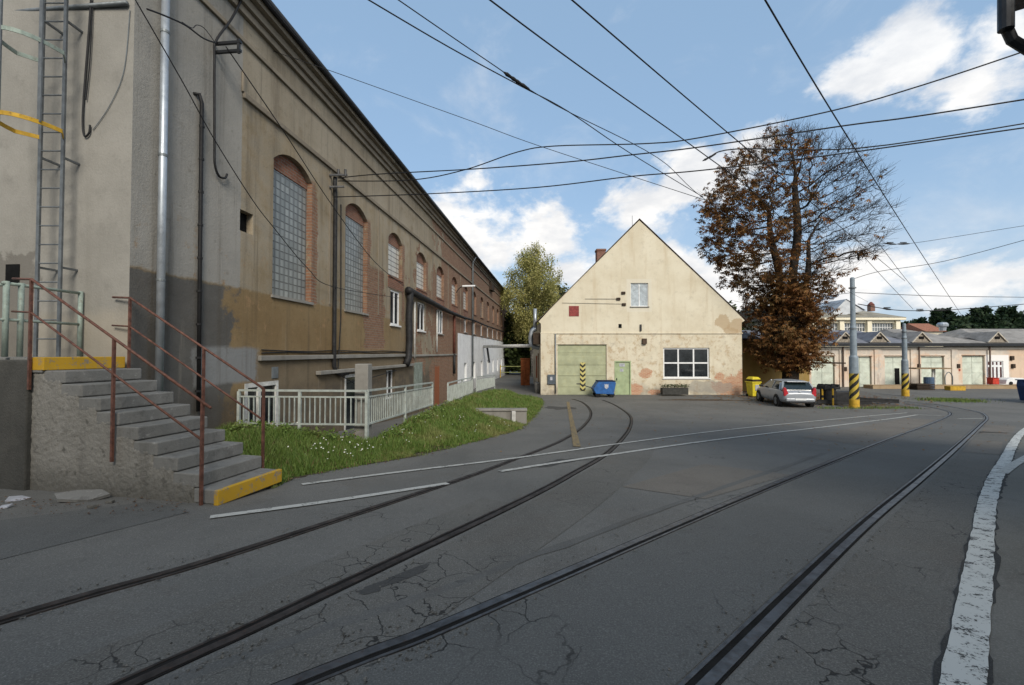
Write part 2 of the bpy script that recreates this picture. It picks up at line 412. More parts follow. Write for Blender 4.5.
# rails: dark groove, running head and guard lip
def rail(name,curve,label,side,mat):
    m=MB()
    def strip(mm,d0,d1,z0,z1):
        l=offset(curve,d0); r=offset(curve,d1); n=len(mm.v)
        for a,b in zip(l,r):
            mm.v+=[(a.x,a.y,a.z-.02),(a.x,a.y,a.z+z0),(b.x,b.y,b.z+z1),(b.x,b.y,b.z-.02)]
        for i in range(len(l)-1):
            for q in range(3):
                k=n+i*4+q; mm.f.append((k,k+1,k+5,k+4))
    e=thing(name,label,'tram rail',(0,0,0),0,'tram rails sunk in the yard road')
    strip(m,-.030,.030,.011,.011); m.build('rail_head',mat,e,smooth=False)
    g=MB(); a,b=(.030,.066) if side>0 else (-.066,-.030)
    strip(g,a,b,.006,.006); g.build('groove',GROOVE,e)
    l=MB(); a,b=(.066,.086) if side>0 else (-.086,-.066)
    strip(l,a,b,.010,.010); l.build('guard_lip',mat,e)
    g2=MB(); a,b=(-.044,-.030) if side>0 else (.030,.044)
    strip(g2,a,b,.0065,.0065); g2.build('edge_gap',GROOVE,e)
rail('tram_rail',A1,'long straight tram rail left of the wide rail, polished along its far end',1,RAILM)
rail('tram_rail',A2,'rightmost straight tram rail ending at the bottom edge near the white line',-1,RAILM)
rail('tram_rail',B1,'outermost left tram rail passing the stairs and curving towards the green gate',1,RAILRUST)
rail('tram_rail',B2,'curved rusty tram rail with cracked asphalt beside it, bending to the green door',-1,RAILRUST)
# irregular patched and stained spots
def blobsheet(px,py,rx,ry,mat,lift,seed,rot=0):
    r=random.Random(seed); c=G(px,py); ph=[r.uniform(0,6.28) for _ in range(4)]; m=MB(); n=40; ring=[]
    for i in range(n):
        a=2*math.pi*i/n; k=1+.22*math.sin(2*a+ph[0])+.16*math.sin(3*a+ph[1])+.12*math.sin(5*a+ph[2])+.08*math.sin(9*a+ph[3])+r.uniform(-.05,.05)
        x,y=rx*k*math.cos(a),ry*k*math.sin(a); x,y=x*math.cos(rot)-y*math.sin(rot),x*math.sin(rot)+y*math.cos(rot)
        ring.append((c.x+x,c.y+y))
    for q in (0,.5,1):
        for (x,y) in ring: X=c.x+(x-c.x)*q; Y=c.y+(y-c.y)*q; m.v.append((X,Y,float(zr(Y))+lift))
    for q in range(2):
        for i in range(n): m.f.append((q*n+i,q*n+(i+1)%n,(q+1)*n+(i+1)%n,(q+1)*n+i))
    tag(m.build('asphalt_stain',mat),kind='structure')
STAIN=asphalt('oily_asphalt',(.045,.044,.042),(.06,.059,.056),cracks=.2,speck=.35)
blobsheet(402,577,.22,.07,STAIN,.0065,1,.75); blobsheet(372,590,.10,.05,STAIN,.0066,2,.5); blobsheet(560,462,.5,.2,STAIN,.0042,3,.8)
blobsheet(560,408,.7,.8,STAIN,.0042,7); 
blobsheet(700,400,2.2,.5,M('rusty_dirt',(.11,.085,.065),.95,.1,var=.3,scale=6,bump=.3),.0045,12)
gr=MB()
for cv in (A1,A2,B1,B2):
    cs=[p for p in cv if p.y<9]
    for _ in range(420):
        i=random.randrange(len(cs)-1); p=cs[i].lerp(cs[i+1],random.random()); d=random.choice((-1,1))*(.1+abs(random.gauss(0,.07))); tt=(cs[i+1]-cs[i]).normalized()
        c=Vector((p.x+tt.y*d,p.y-tt.x*d,0)); c.z=float(zr(c.y))+.007; q=random.uniform(.003,.011)
        gr.poly([c+Vector((q*math.cos(a),q*math.sin(a),random.uniform(0,q*.8))) for a in (0,1.3,2.6,3.9,5.2)])
tag(gr.build('road_grit',M('road_grit',(.16,.15,.13),.95,.1,var=.45,scale=60,bump=0)),kind='stuff')
# painted lines
def line(name,px,wd,mat,lift=.0125,n=10):
    c=catmull([G(*p) for p in px],n)
    drape(name,offset(c,-wd/2),offset(c,wd/2),mat,lift,1)
line('road_marking',[(302,485),(400,472.5),(500,460.5),(577,450)],.11,WPAINT2)
line('road_marking',[(577,450),(612,445),(737,429),(850,418),(907,413)],.11,WPAINT2)
line('road_marking',[(210,518),(330,502),(448,484)],.12,WPAINT2)
line('road_marking',[(500,472),(594,457.5),(737,437.5),(850,424),(917,415)],.12,WPAINT2)
line('road_marking',[(568,402),(571,418),(577,447)],.17,OPAINT)
line('road_marking',[(917,415),(941,415.7)],.12,WPAINT2)
line('road_marking',[(958,419),(984,418.6)],.12,WPAINT2)
RL=[(952,760),(964,670),(979,566),(989.4,495.8),(1004,462.4),(1024,431),(1050,412)]
rl=catmull([G(*p) for p in RL],14)
drape('pavement',offset(rl,.06),[Vector((p.x+7,p.y-1.0,0)) for p in rl],CONC_PAVE,.006,8)
def rough_offset(curve,d,amp,seed):
    r=random.Random(seed); out=[]
    c=resample(curve,260); n=[r.uniform(-1,1) for _ in range(262)]
    o=offset(c,d)
    cc=offset(c,d+amp)
    return [a.lerp(b,(.5*n[i]+.3*n[i//3]+.5*n[i//9])) for i,(a,b) in enumerate(zip(o,cc))]
drape('tar_seam',rough_offset(rl,-.088,.022,3),rough_offset(rl,.10,.035,4),asphalt('tar_seam_asphalt',(.03,.03,.03),(.045,.045,.043),cracks=.6,speck=.5),.0085,2)
drape('road_marking',rough_offset(rl,-.078,.008,5),rough_offset(rl,.078,.012,6),paint_mat('thick_white_line',(.56,.57,.54),under=(.04,.04,.038),wear=.445),.0125,1)
line('road_marking',[(1002,474),(1016,464),(1032,455)],.13,WPAINT2,.0165)
# ------------------------------------------------------------------ lawn
EDGE=[(5.9,-3.2),(6.6,-3.3),(7.38,-2.79),(8.78,-1.83),(11.32,-.82),(14.07,.16),(15.9,.42),(17,.55),(20,1.0),(25,1.7),(28,1.9)]
ex=np.array([b for a,b in EDGE]); ey=np.array([a for a,b in EDGE])
HM=[(5.9,.10),(9,.42),(14,.66),(20,.86),(27,.6),(28.5,.2)]
def edge(y): return float(np.interp(y,ey,ex))
def bankz(x,y):
    d=max(0,(edge(y)-x)*.8); k=min(1,d/2.3); k=k*k*(3-2*k)
    hm=float(np.interp(y,[a for a,b in HM],[b for a,b in HM]))
    return float(zr(y))+hm*k+.02*math.sin(3*x+1.3*y)*min(1,d*3)+.015
SOIL=M('lawn_soil',(.045,.05,.02),.95,.1,var=.3,scale=3,bump=.5,bscale=20)
def lawn_left(y): return -6.0 if y<9.05 else -3.95+.1*y
lw=MB()
def lawnpatch(y0,y1,leftf,n,k=12):
    base=len(lw.v)
    for i in range(n+1):
        y=y0+(y1-y0)*i/n; l=leftf(y); r=edge(y)+.06*math.sin(y*7)+.05*math.sin(y*17)
        for q in range(k+1):
            xx=l+(r-l)*q/k; lw.v.append((xx,y,bankz(xx,y) if q<k else float(zr(y))-.02))
    for i in range(n):
        for q in range(k):
            a=base+i*(k+1)+q; lw.f.append((a,a+1,a+k+2,a+k+1))
lawnpatch(5.9,9.05,lambda y:-6.0,14,14); lawnpatch(9.05,15.95,lambda y:-3.95+.1*y,24,12); lawnpatch(16.3,28,lambda y:-3.95+.1*y,24,12)
tag(lw.build('lawn_ground',SOIL,smooth=True),kind='structure')
def grassmat():
    t=NT('grass_blades',.6,.25); r=t.island()
    c=t.mix(r,(.06,.11,.018),(.14,.2,.045)); c=t.mix(t.ss(t.noise(.8,3),.5,.7),c,(.17,.18,.06))
    c=t.mix(t.ss(r,.93,.96),c,(.17,.13,.06)); t.color(c)
    return t.m
GRASS=grassmat()
vd=[Vector((edge(y)-.05,y,0)) for y in np.arange(6.3,28,.12)]
vr=random.Random(9)
drape('verge_dirt',[Vector((p.x-.2,p.y,0)) for p in vd],[Vector((p.x+.07+.10*vr.random()+.05*math.sin(p.y*4),p.y,0)) for p in vd],M('verge_dirt',(.10,.085,.06),.95,.1,var=.35,scale=14,bump=.6,bscale=50),.005,2)
gb=MB()
def blade(x,y,z,h,wd):
    a=random.uniform(0,6.28); lx,ly=math.cos(a)*wd,math.sin(a)*wd
    b=random.uniform(0,6.28); bx,by=math.cos(b)*h*random.uniform(.1,.6),math.sin(b)*h*random.uniform(.1,.6)
    n=len(gb.v)
    gb.v+= [(x-lx,y-ly,z-.01),(x+lx,y+ly,z-.01),(x+bx*.4+lx*.7,y+by*.4+ly*.7,z+h*.6),(x+bx*.4-lx*.7,y+by*.4-ly*.7,z+h*.6),(x+bx,y+by,z+h)]
    gb.f+= [(n,n+1,n+2,n+3),(n+3,n+2,n+4)]
def scatter(y0,y1,leftf,dens,hh,wd,right=None):
    yy=y0
    area=0
    N=int(dens*(y1-y0)*4)
    for _ in range(N):
        y=random.uniform(y0,y1); l=leftf(y); r=edge(y)+.05
        xx=random.uniform(l,l+4.0)
        if xx>r: continue
        if math.hypot((xx+1.3)/.55,(y-9.6)/.35)<1 and random.random()<.8: continue     # bare earth
        cl=.6+.8*abs(math.sin(xx*2.1+math.sin(y*1.7)*2))*abs(math.cos(y*1.3+xx))
        ed=min(1,(r-xx)*2.2+.35)
        blade(xx,y,bankz(xx,y),hh*random.uniform(.4,1.25)*cl*ed,wd*random.uniform(.6,1.3))
scatter(5.9,9.05,lambda y:-5.95 if y>6.7 else -3.6,3200,.14,.006)
scatter(9.05,15.9,lambda y:-3.85+.1*y,1700,.15,.009)
scatter(16.4,28,lambda y:-3.85+.1*y,800,.16,.014)
# fringe of grass on the yard by the far skip
for _ in range(2500):
    x0=random.gauss(27.2,.8); y0=random.gauss(27.3,.5); blade(x0,y0,0,random.uniform(.05,.14),.014)
for _ in range(700):
    x0=random.uniform(16.2,21.5); y0=random.gauss(23.3,.22); blade(x0,y0,float(zr(y0)),random.uniform(.04,.14),.012)
for _ in range(2600):
    y0=random.uniform(6.4,27); k=abs(random.gauss(0,.09)); cl=math.sin(y0*5.3)+math.sin(y0*11.1)
    if cl<random.uniform(-1.2,1.4): continue
    x0=edge(y0)+k; blade(x0,y0,float(zr(y0)),random.uniform(.02,.09),.006)
tag(gb.build('lawn_grass',GRASS),kind='stuff')
fl=MB()
for _ in range(48):
    x0=random.gauss(-3.05,.55); y0=random.gauss(7.9,.38)
    if x0>edge(y0)-.05: continue
    z0=bankz(x0,y0)+random.uniform(.1,.24); r=random.uniform(.008,.017); tx,ty=random.uniform(-.5,.5),random.uniform(-.8,.1)
    c=Vector((x0,y0,z0)); nrm=Vector((tx,ty-.3,1)).normalized(); a=nrm.orthogonal().normalized(); b=nrm.cross(a)
    fl.poly([c+a*math.cos(q*math.pi/3)*r+b*math.sin(q*math.pi/3)*r for q in range(6)])
for _ in range(45):
    y0=random.uniform(8,15); x0=random.uniform(lawn_left(y0) if y0>9.1 else -4,edge(y0)-.1)
    z0=bankz(x0,y0)+random.uniform(.12,.24); c=Vector((x0,y0,z0)); r=.014
    fl.poly([c+Vector((math.cos(q*math.pi/3)*r,math.sin(q*math.pi/3)*r,math.sin(q)*.004)) for q in range(6)])
tag(fl.build('white_wild_flowers',M('petal_white',(.7,.7,.62),.7,.2,bump=0)),'small white wild flowers scattered in the grass beside the stairs','flowers',kind='stuff')
weed=MB()
def leafclump(mb,c,r,n,size,flat=.6):
    for _ in range(n):
        d=Vector((random.gauss(0,1),random.gauss(0,1),random.gauss(0,1))).normalized()*r*random.random()**.5
        d.z*=flat; p=Vector(c)+d
        a=Vector((random.gauss(0,1),random.gauss(0,1),random.gauss(0,.6))).normalized(); b=a.cross(Vector((random.gauss(0,1),random.gauss(0,1),random.gauss(0,1)))).normalized()
        s=size*random.uniform(.6,1.3)
        mb.poly([p-a*s,p-b*s*.5,p+a*s,p+b*s*.5])
for _ in range(60):
    y0=random.uniform(8.6,9.0) if random.random()<.4 else random.uniform(9.1,15.5)
    x0=random.uniform(-5.6,-3.2) if y0<9.05 else -3.75+.1*y0+random.uniform(0,.25)
    leafclump(weed,(x0,y0,bankz(x0,y0)+.12),.16,26,.035,.9)
tag(weed.build('weeds',GRASS),kind='stuff')
# ------------------------------------------------------------------ wall with openings (local frame: x along, y into the building, z up)
def holewall(m,x0,x1,z0,z1,holes,reveal=.22,y=0.0,arches=()):
    """holes: (x0,x1,z0,z1); arches: (x0,x1,z0,zspring,rise) - opening with a segmental arch head"""
    hs=list(holes)+[(a[0],a[1],a[2],a[3]+a[4]) for a in arches]
    xs=sorted(set([x0,x1]+[h[0] for h in hs]+[h[1] for h in hs])); zs=sorted(set([z0,z1]+[h[2] for h in hs]+[h[3] for h in hs]))
    xs=[v for v in xs if x0<=v<=x1]; zs=[v for v in zs if z0<=v<=z1]
    for i in range(len(xs)-1):
        for j in range(len(zs)-1):
            cx=(xs[i]+xs[i+1])/2; cz=(zs[j]+zs[j+1])/2
            if any(h[0]<cx<h[1] and h[2]<cz<h[3] for h in hs): continue
            m.quad((xs[i],y,zs[j]),(xs[i+1],y,zs[j]),(xs[i+1],y,zs[j+1]),(xs[i],y,zs[j+1]))
    for a,b,c,d in holes:
        r=y+reveal
        m.quad((a,y,c),(a,y,d),(a,r,d),(a,r,c)); m.quad((b,y,d),(b,y,c),(b,r,c),(b,r,d))
        m.quad((a,y,d),(b,y,d),(b,r,d),(a,r,d)); m.quad((b,y,c),(a,y,c),(a,r,c),(b,r,c))
    for a,b,c,d,rise in arches:
        r=y+reveal; n=10; w=(b-a)/2; R=(w*w+rise*rise)/(2*rise); cx=(a+b)/2; cz=d+rise-R
        pts=[(a+(b-a)*i/n, cz+math.sqrt(max(0,R*R-(a+(b-a)*i/n-cx)**2))) for i in range(n+1)]
        top=d+rise
        for (p,q),(p2,q2) in zip(pts[:-1],pts[1:]):
            m.quad((p,y,q),(p2,y,q2),(p2,y,top),(p,y,top)); m.quad((p,y,q),(p,r,q),(p2,r,q2),(p2,y,q2))
        m.quad((a,y,c),(a,y,d),(a,r,d),(a,r,c)); m.quad((b,y,d),(b,y,c),(b,r,c),(b,r,d)); m.quad((b,y,c),(a,y,c),(a,r,c),(b,r,c))
def archpoly(a,b,d,rise,n=12):
    w=(b-a)/2; R=(w*w+rise*rise)/(2*rise); cx=(a+b)/2; cz=d+rise-R
    return [(a+(b-a)*i/n, cz+math.sqrt(max(0,R*R-(a+(b-a)*i/n-cx)**2))) for i in range(n+1)]
def window(parent,x0,x1,z0,z1,dep,nx=2,nz=1,fm=None,gm=None,fw=.06,mw=.035,sill=None,name='window',paney=.035,splits=None):
    fm=fm or WHITEF; gm=gm or GLASS_D
    f=MB(); g=.004
    f.box(x0+g,x1-g,dep,dep+.06,z0+g,z0+fw).box(x0+g,x1-g,dep,dep+.06,z1-fw,z1-g)
    f.box(x0+g,x0+fw,dep+.001,dep+.059,z0+fw,z1-fw).box(x1-fw,x1-g,dep+.001,dep+.059,z0+fw,z1-fw)
    for i in range(1,nx):
        c=x0+(x1-x0)*i/nx; f.box(c-mw,c+mw,dep+.003,dep+.056,z0+fw,z1-fw)
    for j in range(1,nz):
        c=z0+(z1-z0)*(j/nz if splits is None else splits[j-1]); f.box(x0+fw,x1-fw,dep+.006,dep+.053,c-mw,c+mw)
    o=f.build(name,fm,parent)
    MB().box(x0+fw*.5,x1-fw*.5,dep+paney,dep+paney+.01,z0+fw*.5,z1-fw*.5).build('pane',gm,o)
    if sill:
        MB().box(x0-.06,x1+.06,-.07,dep-.002,z0-.06,z0-.003).build('sill',sill,o)
    return o

# ------------------------------------------------------------------ long brick depot building on the left
AL=math.atan(.1); CORN=Vector((-6.011,6.89,0))
DV=Vector((math.sin(AL),math.cos(AL),0)); NV=Vector((math.cos(AL),-math.sin(AL),0))
def F(px,py,out=0.0):            # point of the facade seen at a pixel -> (s, z)
    r=ray(px,py); o=Vector((0,0,CAMZ)); k=(CORN+NV*out-o).dot(NV)/r.dot(NV); p=o+r*k
    return (p-CORN).dot(DV), p.z
bld=thing('depot_building','long old depot building with arched glass block windows and peeling ochre plaster','building',CORN,math.pi/2-AL)
LEN=56.5; EAVE=10.65
WC=[4.32+3.585*i for i in range(15)]; WC=[c for c in WC if c<LEN-1]
arches=[]
for i,c in enumerate(WC):
    hw=.83 if i<2 else .8
    arches.append((c-hw,c+hw,4.36 if i<2 else 6.1,7.62,.34))
lower=[]   # lower windows s0,s1,z0,z1
for i,c in enumerate(WC):
    if i==2: lower.append((c-.55,c+.5,4.12,5.55))
    if i==3: lower.append((c-.65,c+.55,4.05,5.45))
    if i==4: lower.append((c-.6,c+.6,4.05,5.45))
    if i>=6: lower.append((c-.6,c+.6,4.45,5.55))
base=[]
for i,c in enumerate(WC):
    if i>=6: base.append((c-.45,c+.45,.85,2.2))
doors=[(2.6,3.75,-.2,2.32),(7.1,8.25,-.2,2.28),(10.55,11.5,1.1,2.28)]
vent=[(F(240,213)[0],F(253,233)[0],F(247,233)[1],F(247,212)[1])]
def facade_mat():
    t=NT('peeling_facade_plaster',.93,.12); x=t.xyz(); s,z=x[0],x[2]
    n1=t.noise(.45,6,.62); n2=t.noise(1.8,6,.65); n3=t.noise(9,5,.7)
    st=t.noise(1.0,6,.65,vec=t.vmul(t.P(),(2.4,2.4,.16)))
    up=t.mix(t.ss(n1,.35,.65),(.265,.225,.165),(.335,.295,.23))
    up=t.mix(t.mul(t.ss(n2,.5,.7),.5),up,(.17,.125,.065))
    up=t.mix(t.mul(t.ss(st,.48,.7),.55),up,(.12,.1,.075))
    # ochre panels round the windows
    up=t.mix(t.mul(t.mul(t.band(z,4.2,8.4,.05),t.ss(n2,.35,.6)),.38),up,(.27,.20,.11))
    grey=t.mix(t.ss(n1,.3,.7),(.255,.245,.22),(.33,.315,.285))
    grey=t.mix(t.mul(t.ss(st,.5,.72),.4),grey,(.17,.165,.155))
    sw=t.add(s,t.mul(t.sub(n3,.5),.05))
    c=t.mix(t.ss(sw,2.44,2.41),up,grey)
    # brown render zone under the big windows
    zw=t.add(z,t.mul(t.sub(n2,.5),.16))
    brown=t.mix(t.ss(n1,.3,.7),(.205,.14,.07),(.265,.195,.108)); brown=t.mix(t.mul(t.ss(n3,.5,.75),.35),brown,(.09,.065,.035))
    mb=t.mul(t.ss(t.add(zw,t.mul(t.sub(n3,.5),.12)),4.39,4.31),t.ss(s,17,9.5)); c=t.mix(mb,c,brown)
    # patch where bare render has fallen
    pt=t.mul(t.mul(t.ss(t.noise(2.1,7,.75),.55,.64),t.ss(z,6.0,4.4)),t.ss(s,22,18)); c=t.mix(t.mul(pt,.8),c,t.mix(n3,(.33,.20,.10),(.27,.19,.11)))
    # dark cement plinth near the corner
    pl=t.mul(t.ss(t.add(t.add(s,t.mul(t.sub(n2,.5),2.6)),t.mul(t.sub(n3,.5),.9)),2.3,1.95),t.ss(t.add(zw,t.mul(t.sub(n3,.5),.10)),4.36,4.29)); c=t.mix(t.mul(pl,.93),c,t.mix(t.mul(n1,n2),(.075,.075,.072),(.19,.188,.18)))
    gp=t.mul(t.ss(t.add(s,t.mul(t.sub(n3,.5),.5)),3.1,2.9),t.mul(t.ss(t.add(s,t.mul(t.sub(n2,.5),.5)),1.2,1.3),t.band(zw,2.35,3.1,.05))); c=t.mix(gp,c,(.225,.228,.225))
    # lower band under the string course
    lo=t.mul(t.ss(zw,2.85,2.75),t.ss(s,2.9,3.1)); c=t.mix(t.mul(lo,.8),c,t.mix(n2,(.13,.105,.075),(.2,.165,.115)))
    dk=t.mul(t.ss(zw,2.3,1.9),t.ss(n2,.3,.6)); c=t.mix(t.mul(dk,.75),c,(.075,.065,.055))
    # bare brick
    bv=t.comb(s,z,0)
    b=t.brick((.225,.11,.07),(.28,.16,.10),(.24,.2,.155),bv,.26,.085,.012)
    bc=t.mix(t.mul(t.ss(n3,.4,.75),.55),b.outputs['Color'],(.09,.06,.045))
    bc=t.mix(t.mul(t.ss(n2,.52,.68),.5),bc,(.22,.16,.11))
    r1=t.math('MODULO',t.sub(s,WC[0]+1.0-1.79),3.585)          # strip right of every window
    jb=t.ss(t.add(t.add(t.math('ABSOLUTE',t.sub(r1,1.72)),t.mul(t.sub(n3,.5),.45)),t.mul(t.sub(n2,.5),.5)),.19,.13); jb=t.mul(jb,t.band(z,4.3,7.7,.1))
    jr=t.ss(t.add(t.math('ABSOLUTE',t.sub(s,9.4)),t.mul(t.sub(n2,.5),2.2)),.95,.85); jr=t.mul(jr,t.band(zw,3.1,6.1,.1))
    q=t.add(t.add(t.mul(t.noise(.33,6,.66),1.15),t.mul(t.sub(n2,.5),.35)),t.ss(s,6,25,-.35,.26))
    q=t.add(q,t.ss(z,9,6,-.10,.05))
    bm=t.ss(q,.55,.58); bm=t.math('MAXIMUM',bm,t.math('MAXIMUM',jb,jr)); bm=t.mul(bm,t.ss(s,2.5,4.5))
    bm=t.math('MAXIMUM',bm,t.mul(t.ss(t.add(s,t.mul(t.sub(n1,.5),2)),23.4,23.8),.92))
    c=t.mix(bm,c,bc)
    orp=t.mul(t.band(t.add(s,t.mul(t.sub(n2,.5),.2)),17.5,18.5,.06),t.ss(zw,2.25,2.15)); c=t.mix(orp,c,(.27,.10,.05))
    # white painted stretch
    wv=t.mul(t.ss(t.add(s,t.mul(t.sub(n3,.5),.06)),23.2,23.23),t.ss(t.add(z,t.mul(t.sub(n3,.5),.05)),4.32,4.29))
    wc=t.mix(t.ss(n2,.35,.7),(.74,.75,.75),(.83,.84,.84)); wc=t.mix(t.mul(t.ss(z,1.2,.2),.55),wc,(.3,.29,.27)); wc=t.mix(t.mul(t.ss(st,.52,.75),.3),wc,(.4,.39,.37))
    c=t.mix(wv,c,wc)
    rs=t.noise(1.0,6,.7,vec=t.vmul(t.P(),(4.5,1,.13)))          # runoff streaks
    c=t.mix(t.mul(t.ss(rs,.52,.7),.45),c,(.085,.07,.05)); c=t.mix(t.mul(t.ss(t.noise(1.0,6,.7,vec=t.vmul(t.P(),(3.3,1,.2))),.58,.74),.3),c,(.36,.33,.27))
    c=t.mix(t.mul(t.ss(t.noise(4,7,.78),.56,.66),.35),c,(.10,.085,.06))
    c=t.mix(t.mul(t.ss(t.noise(45,3,.7),.5,.75),.16),c,(.06,.05,.04))
    t.color(c)
    h=t.add(t.mul(t.noise(26,6,.7),.6),t.mul(n2,1.2)); h=t.sub(h,t.mul(bm,.7)); h=t.sub(h,t.mul(t.mul(b.outputs['Fac'],bm),.5))
    t.bump(h,.45,.035); return t.m
FAC=facade_mat()
m=MB(); holewall(m,0,LEN,-.4,EAVE,lower+base+doors+vent,.24,0,arches); m.build('long_wall',FAC,bld)
DEP=13
def _endx(t,c,x):
    c=t.mix(t.mul(t.ss(t.add(x[2],t.mul(t.noise(2,4),.5)),4.0,3.7),.5),c,(.34,.30,.235))
    pd=t.add(x[1],t.mul(t.noise(1.6,5,.6),1.1)); pz=t.add(x[2],t.mul(t.noise(1.7,5,.6),1.4))
    c=t.mix(t.mul(t.mul(t.ss(pd,2.15,2.25),t.ss(pz,5.3,5.2)),.75),c,(.135,.125,.11))
    return c
ENDM=plaster('grey_end_plaster',(.245,.235,.21),(.305,.292,.262),(.2,.19,.165),.45,_endx,bump=.35)
m=MB()
m.quad((0,DEP,-.4),(0,0,-.4),(0,0,EAVE),(0,DEP,EAVE)); m.poly([(0,DEP,EAVE),(0,0,EAVE),(0,DEP/2,EAVE+4.2)])
m.build('end_wall',ENDM,bld)
m=MB(); m.quad((LEN,0,-.4),(LEN,DEP,-.4),(LEN,DEP,EAVE),(LEN,0,EAVE)); m.poly([(LEN,0,EAVE),(LEN,DEP,EAVE),(LEN,DEP/2,EAVE+4.2)])
m.quad((LEN,DEP,-.4),(0,DEP,-.4),(0,DEP,EAVE),(LEN,DEP,EAVE)); m.build('rear_wall',FAC,bld)
m=MB(); ov=.42; k=4.2/(DEP/2)
for s0,sgn in ((0,1),(1,-1)):
    y0=-ov if s0==0 else DEP+ov; z0=EAVE+.08-ov*k+.28; yr=DEP/2; zt=EAVE+.08+4.2+.28
    a=(-.15,y0,z0); b=(LEN+.25,y0,z0); c=(LEN+.25,yr,zt); d=(-.15,yr,zt)
    m.quad(a,b,c,d); m.quad(*[(p[0],p[1],p[2]-.1) for p in (d,c,b,a)]); m.quad((a[0],a[1],a[2]-.1),(b[0],b[1],b[2]-.1),b,a)
    m.quad((a[0],a[1],a[2]-.1),a,d,(d[0],d[1],d[2]-.1)); m.quad(b,(b[0],b[1],b[2]-.1),(c[0],c[1],c[2]-.1),c)
m.build('roof',SLATE,bld)
# cornice, soffit, string courses
SOFF=plaster('cornice_plaster',(.2,.17,.13),(.26,.225,.175),(.10,.085,.065),.6)
m=MB(); m.box(-.02,LEN,-.30,-.002,EAVE-.12,EAVE+.07).box(-.015,LEN,-.17,-.003,EAVE-.30,EAVE-.121).box(-.01,LEN,-.09,-.004,EAVE-.46,EAVE-.301).box(0,LEN,-.055,-.004,9.62,9.72)
m.build('cornice',SOFF,bld,bevel=.012)
m=MB(); m.box(2.42,LEN,-.07,-.003,8.44,8.56).box(2.38,2.46,-.05,-.0035,8.56,9.0); m.build('string_course',SOFF,bld,bevel=.01)
LEDGE=plaster('grey_ledge_cement',(.2,.19,.17),(.28,.27,.245),(.12,.11,.095),.5)
m=MB(); m.box(3.0,13.5,-.09,-.003,2.80,2.92).box(5.4,13.6,-.16,-.004,2.36,2.47); m.box(13.6,22.8,-.06,-.003,2.78,2.88); m.build('ledge',LEDGE,bld,bevel=.015)
# shallow pilasters between the windows
for i in range(len(WC)-1):
    c=(WC[i]+WC[i+1])/2
    if i<6: MB().box(c-.03,c+.03,-.025,-.003,4.4,8.43).build('pilaster_strip',SOFF,bld)
GB=None
def glassblock():
    t=NT('glass_blocks',.35,.5); x=t.xyz(); v=t.comb(x[0],x[2],0)
    b=t.brick((.20,.22,.215),(.33,.355,.345),(.075,.08,.08),v,.19,.19,.015,off=0)
    g=t.math('FRACT',t.mul(x[0],1/.19)); streak=t.ss(t.math('ABSOLUTE',t.sub(g,.5)),.05,.3)
    c=t.mix(t.mul(streak,.45),b.outputs['Color'],(.13,.145,.15))
    c=t.mix(t.mul(t.ss(t.noise(.7,4),.4,.7),.3),c,(.17,.18,.175)); c=t.mix(t.mul(t.ss(t.noise(5,5,.7),.55,.7),.3),c,(.13,.12,.10))
    t.color(c); t.bump(t.sub(0,b.outputs['Fac']),.7,.02); return t.m
GB=glassblock()
def glassblock2():
    t=NT('pale_glass_blocks',.35,.5); x=t.xyz(); v=t.comb(x[0],x[2],0)
    b=t.brick((.5,.49,.44),(.6,.59,.54),(.07,.06,.055),v,.6,.2,.02,off=0)
    c=t.mix(t.mul(t.ss(t.noise(1,4),.4,.7),.3),b.outputs['Color'],(.3,.29,.27)); t.color(c); return t.m
GB2=glassblock2()
for i,c in enumerate(WC):
    hw=(.83 if i<2 else .8); zb=arches[i][2]
    gp=MB(); pl=archpoly(c-hw,c+hw,7.62,.34)
    gtop=7.46
    mat=GB if i<2 else (GB2 if i<7 else GLASS_B)
    dp=.16
    gp.box(c-hw+.005,c+hw-.005,dp,dp+.06,zb+.005,gtop)
    o=gp.build('glass_block_window' if i<7 else 'arched_window',mat,bld)
    br=MB(); br.prism([(c-hw+.006,gtop+.004)]+[(p,q-.006) for p,q in archpoly(c-hw+.006,c+hw-.006,7.62,.335)]+[(c+hw-.006,gtop+.004)],'y',dp-.02,dp+.07); br.build('brick_head',BRICK,o,fix=True)
    s_=MB(); s_.box(c-hw-.05,c+hw+.05,-.05,dp-.004,zb-.07,zb-.004); s_.build('sill',BRICK if i>=2 else LEDGE,o)
    if i>=2 and i<7:      # brick apron where the window was shortened
        MB().box(c-hw-.04,c+hw+.06,-.018,-.003,zb-.5,zb-.075).build('brick_apron',BRICK,o)
for q,(a,b,c,d) in enumerate(lower):
    window(bld,a,b,c,d,.03 if q<3 else .12,2,1,fw=.07,gm=GLASS_D if q<2 else GLASS_B,sill=WHITEF if q<2 else LEDGE)
    if q<6:
        pass
for (a,b,c,d) in base: window(bld,a,b,c,d,.17,2,1,fw=.05,gm=GLASS_D,fm=GREENRAIL)
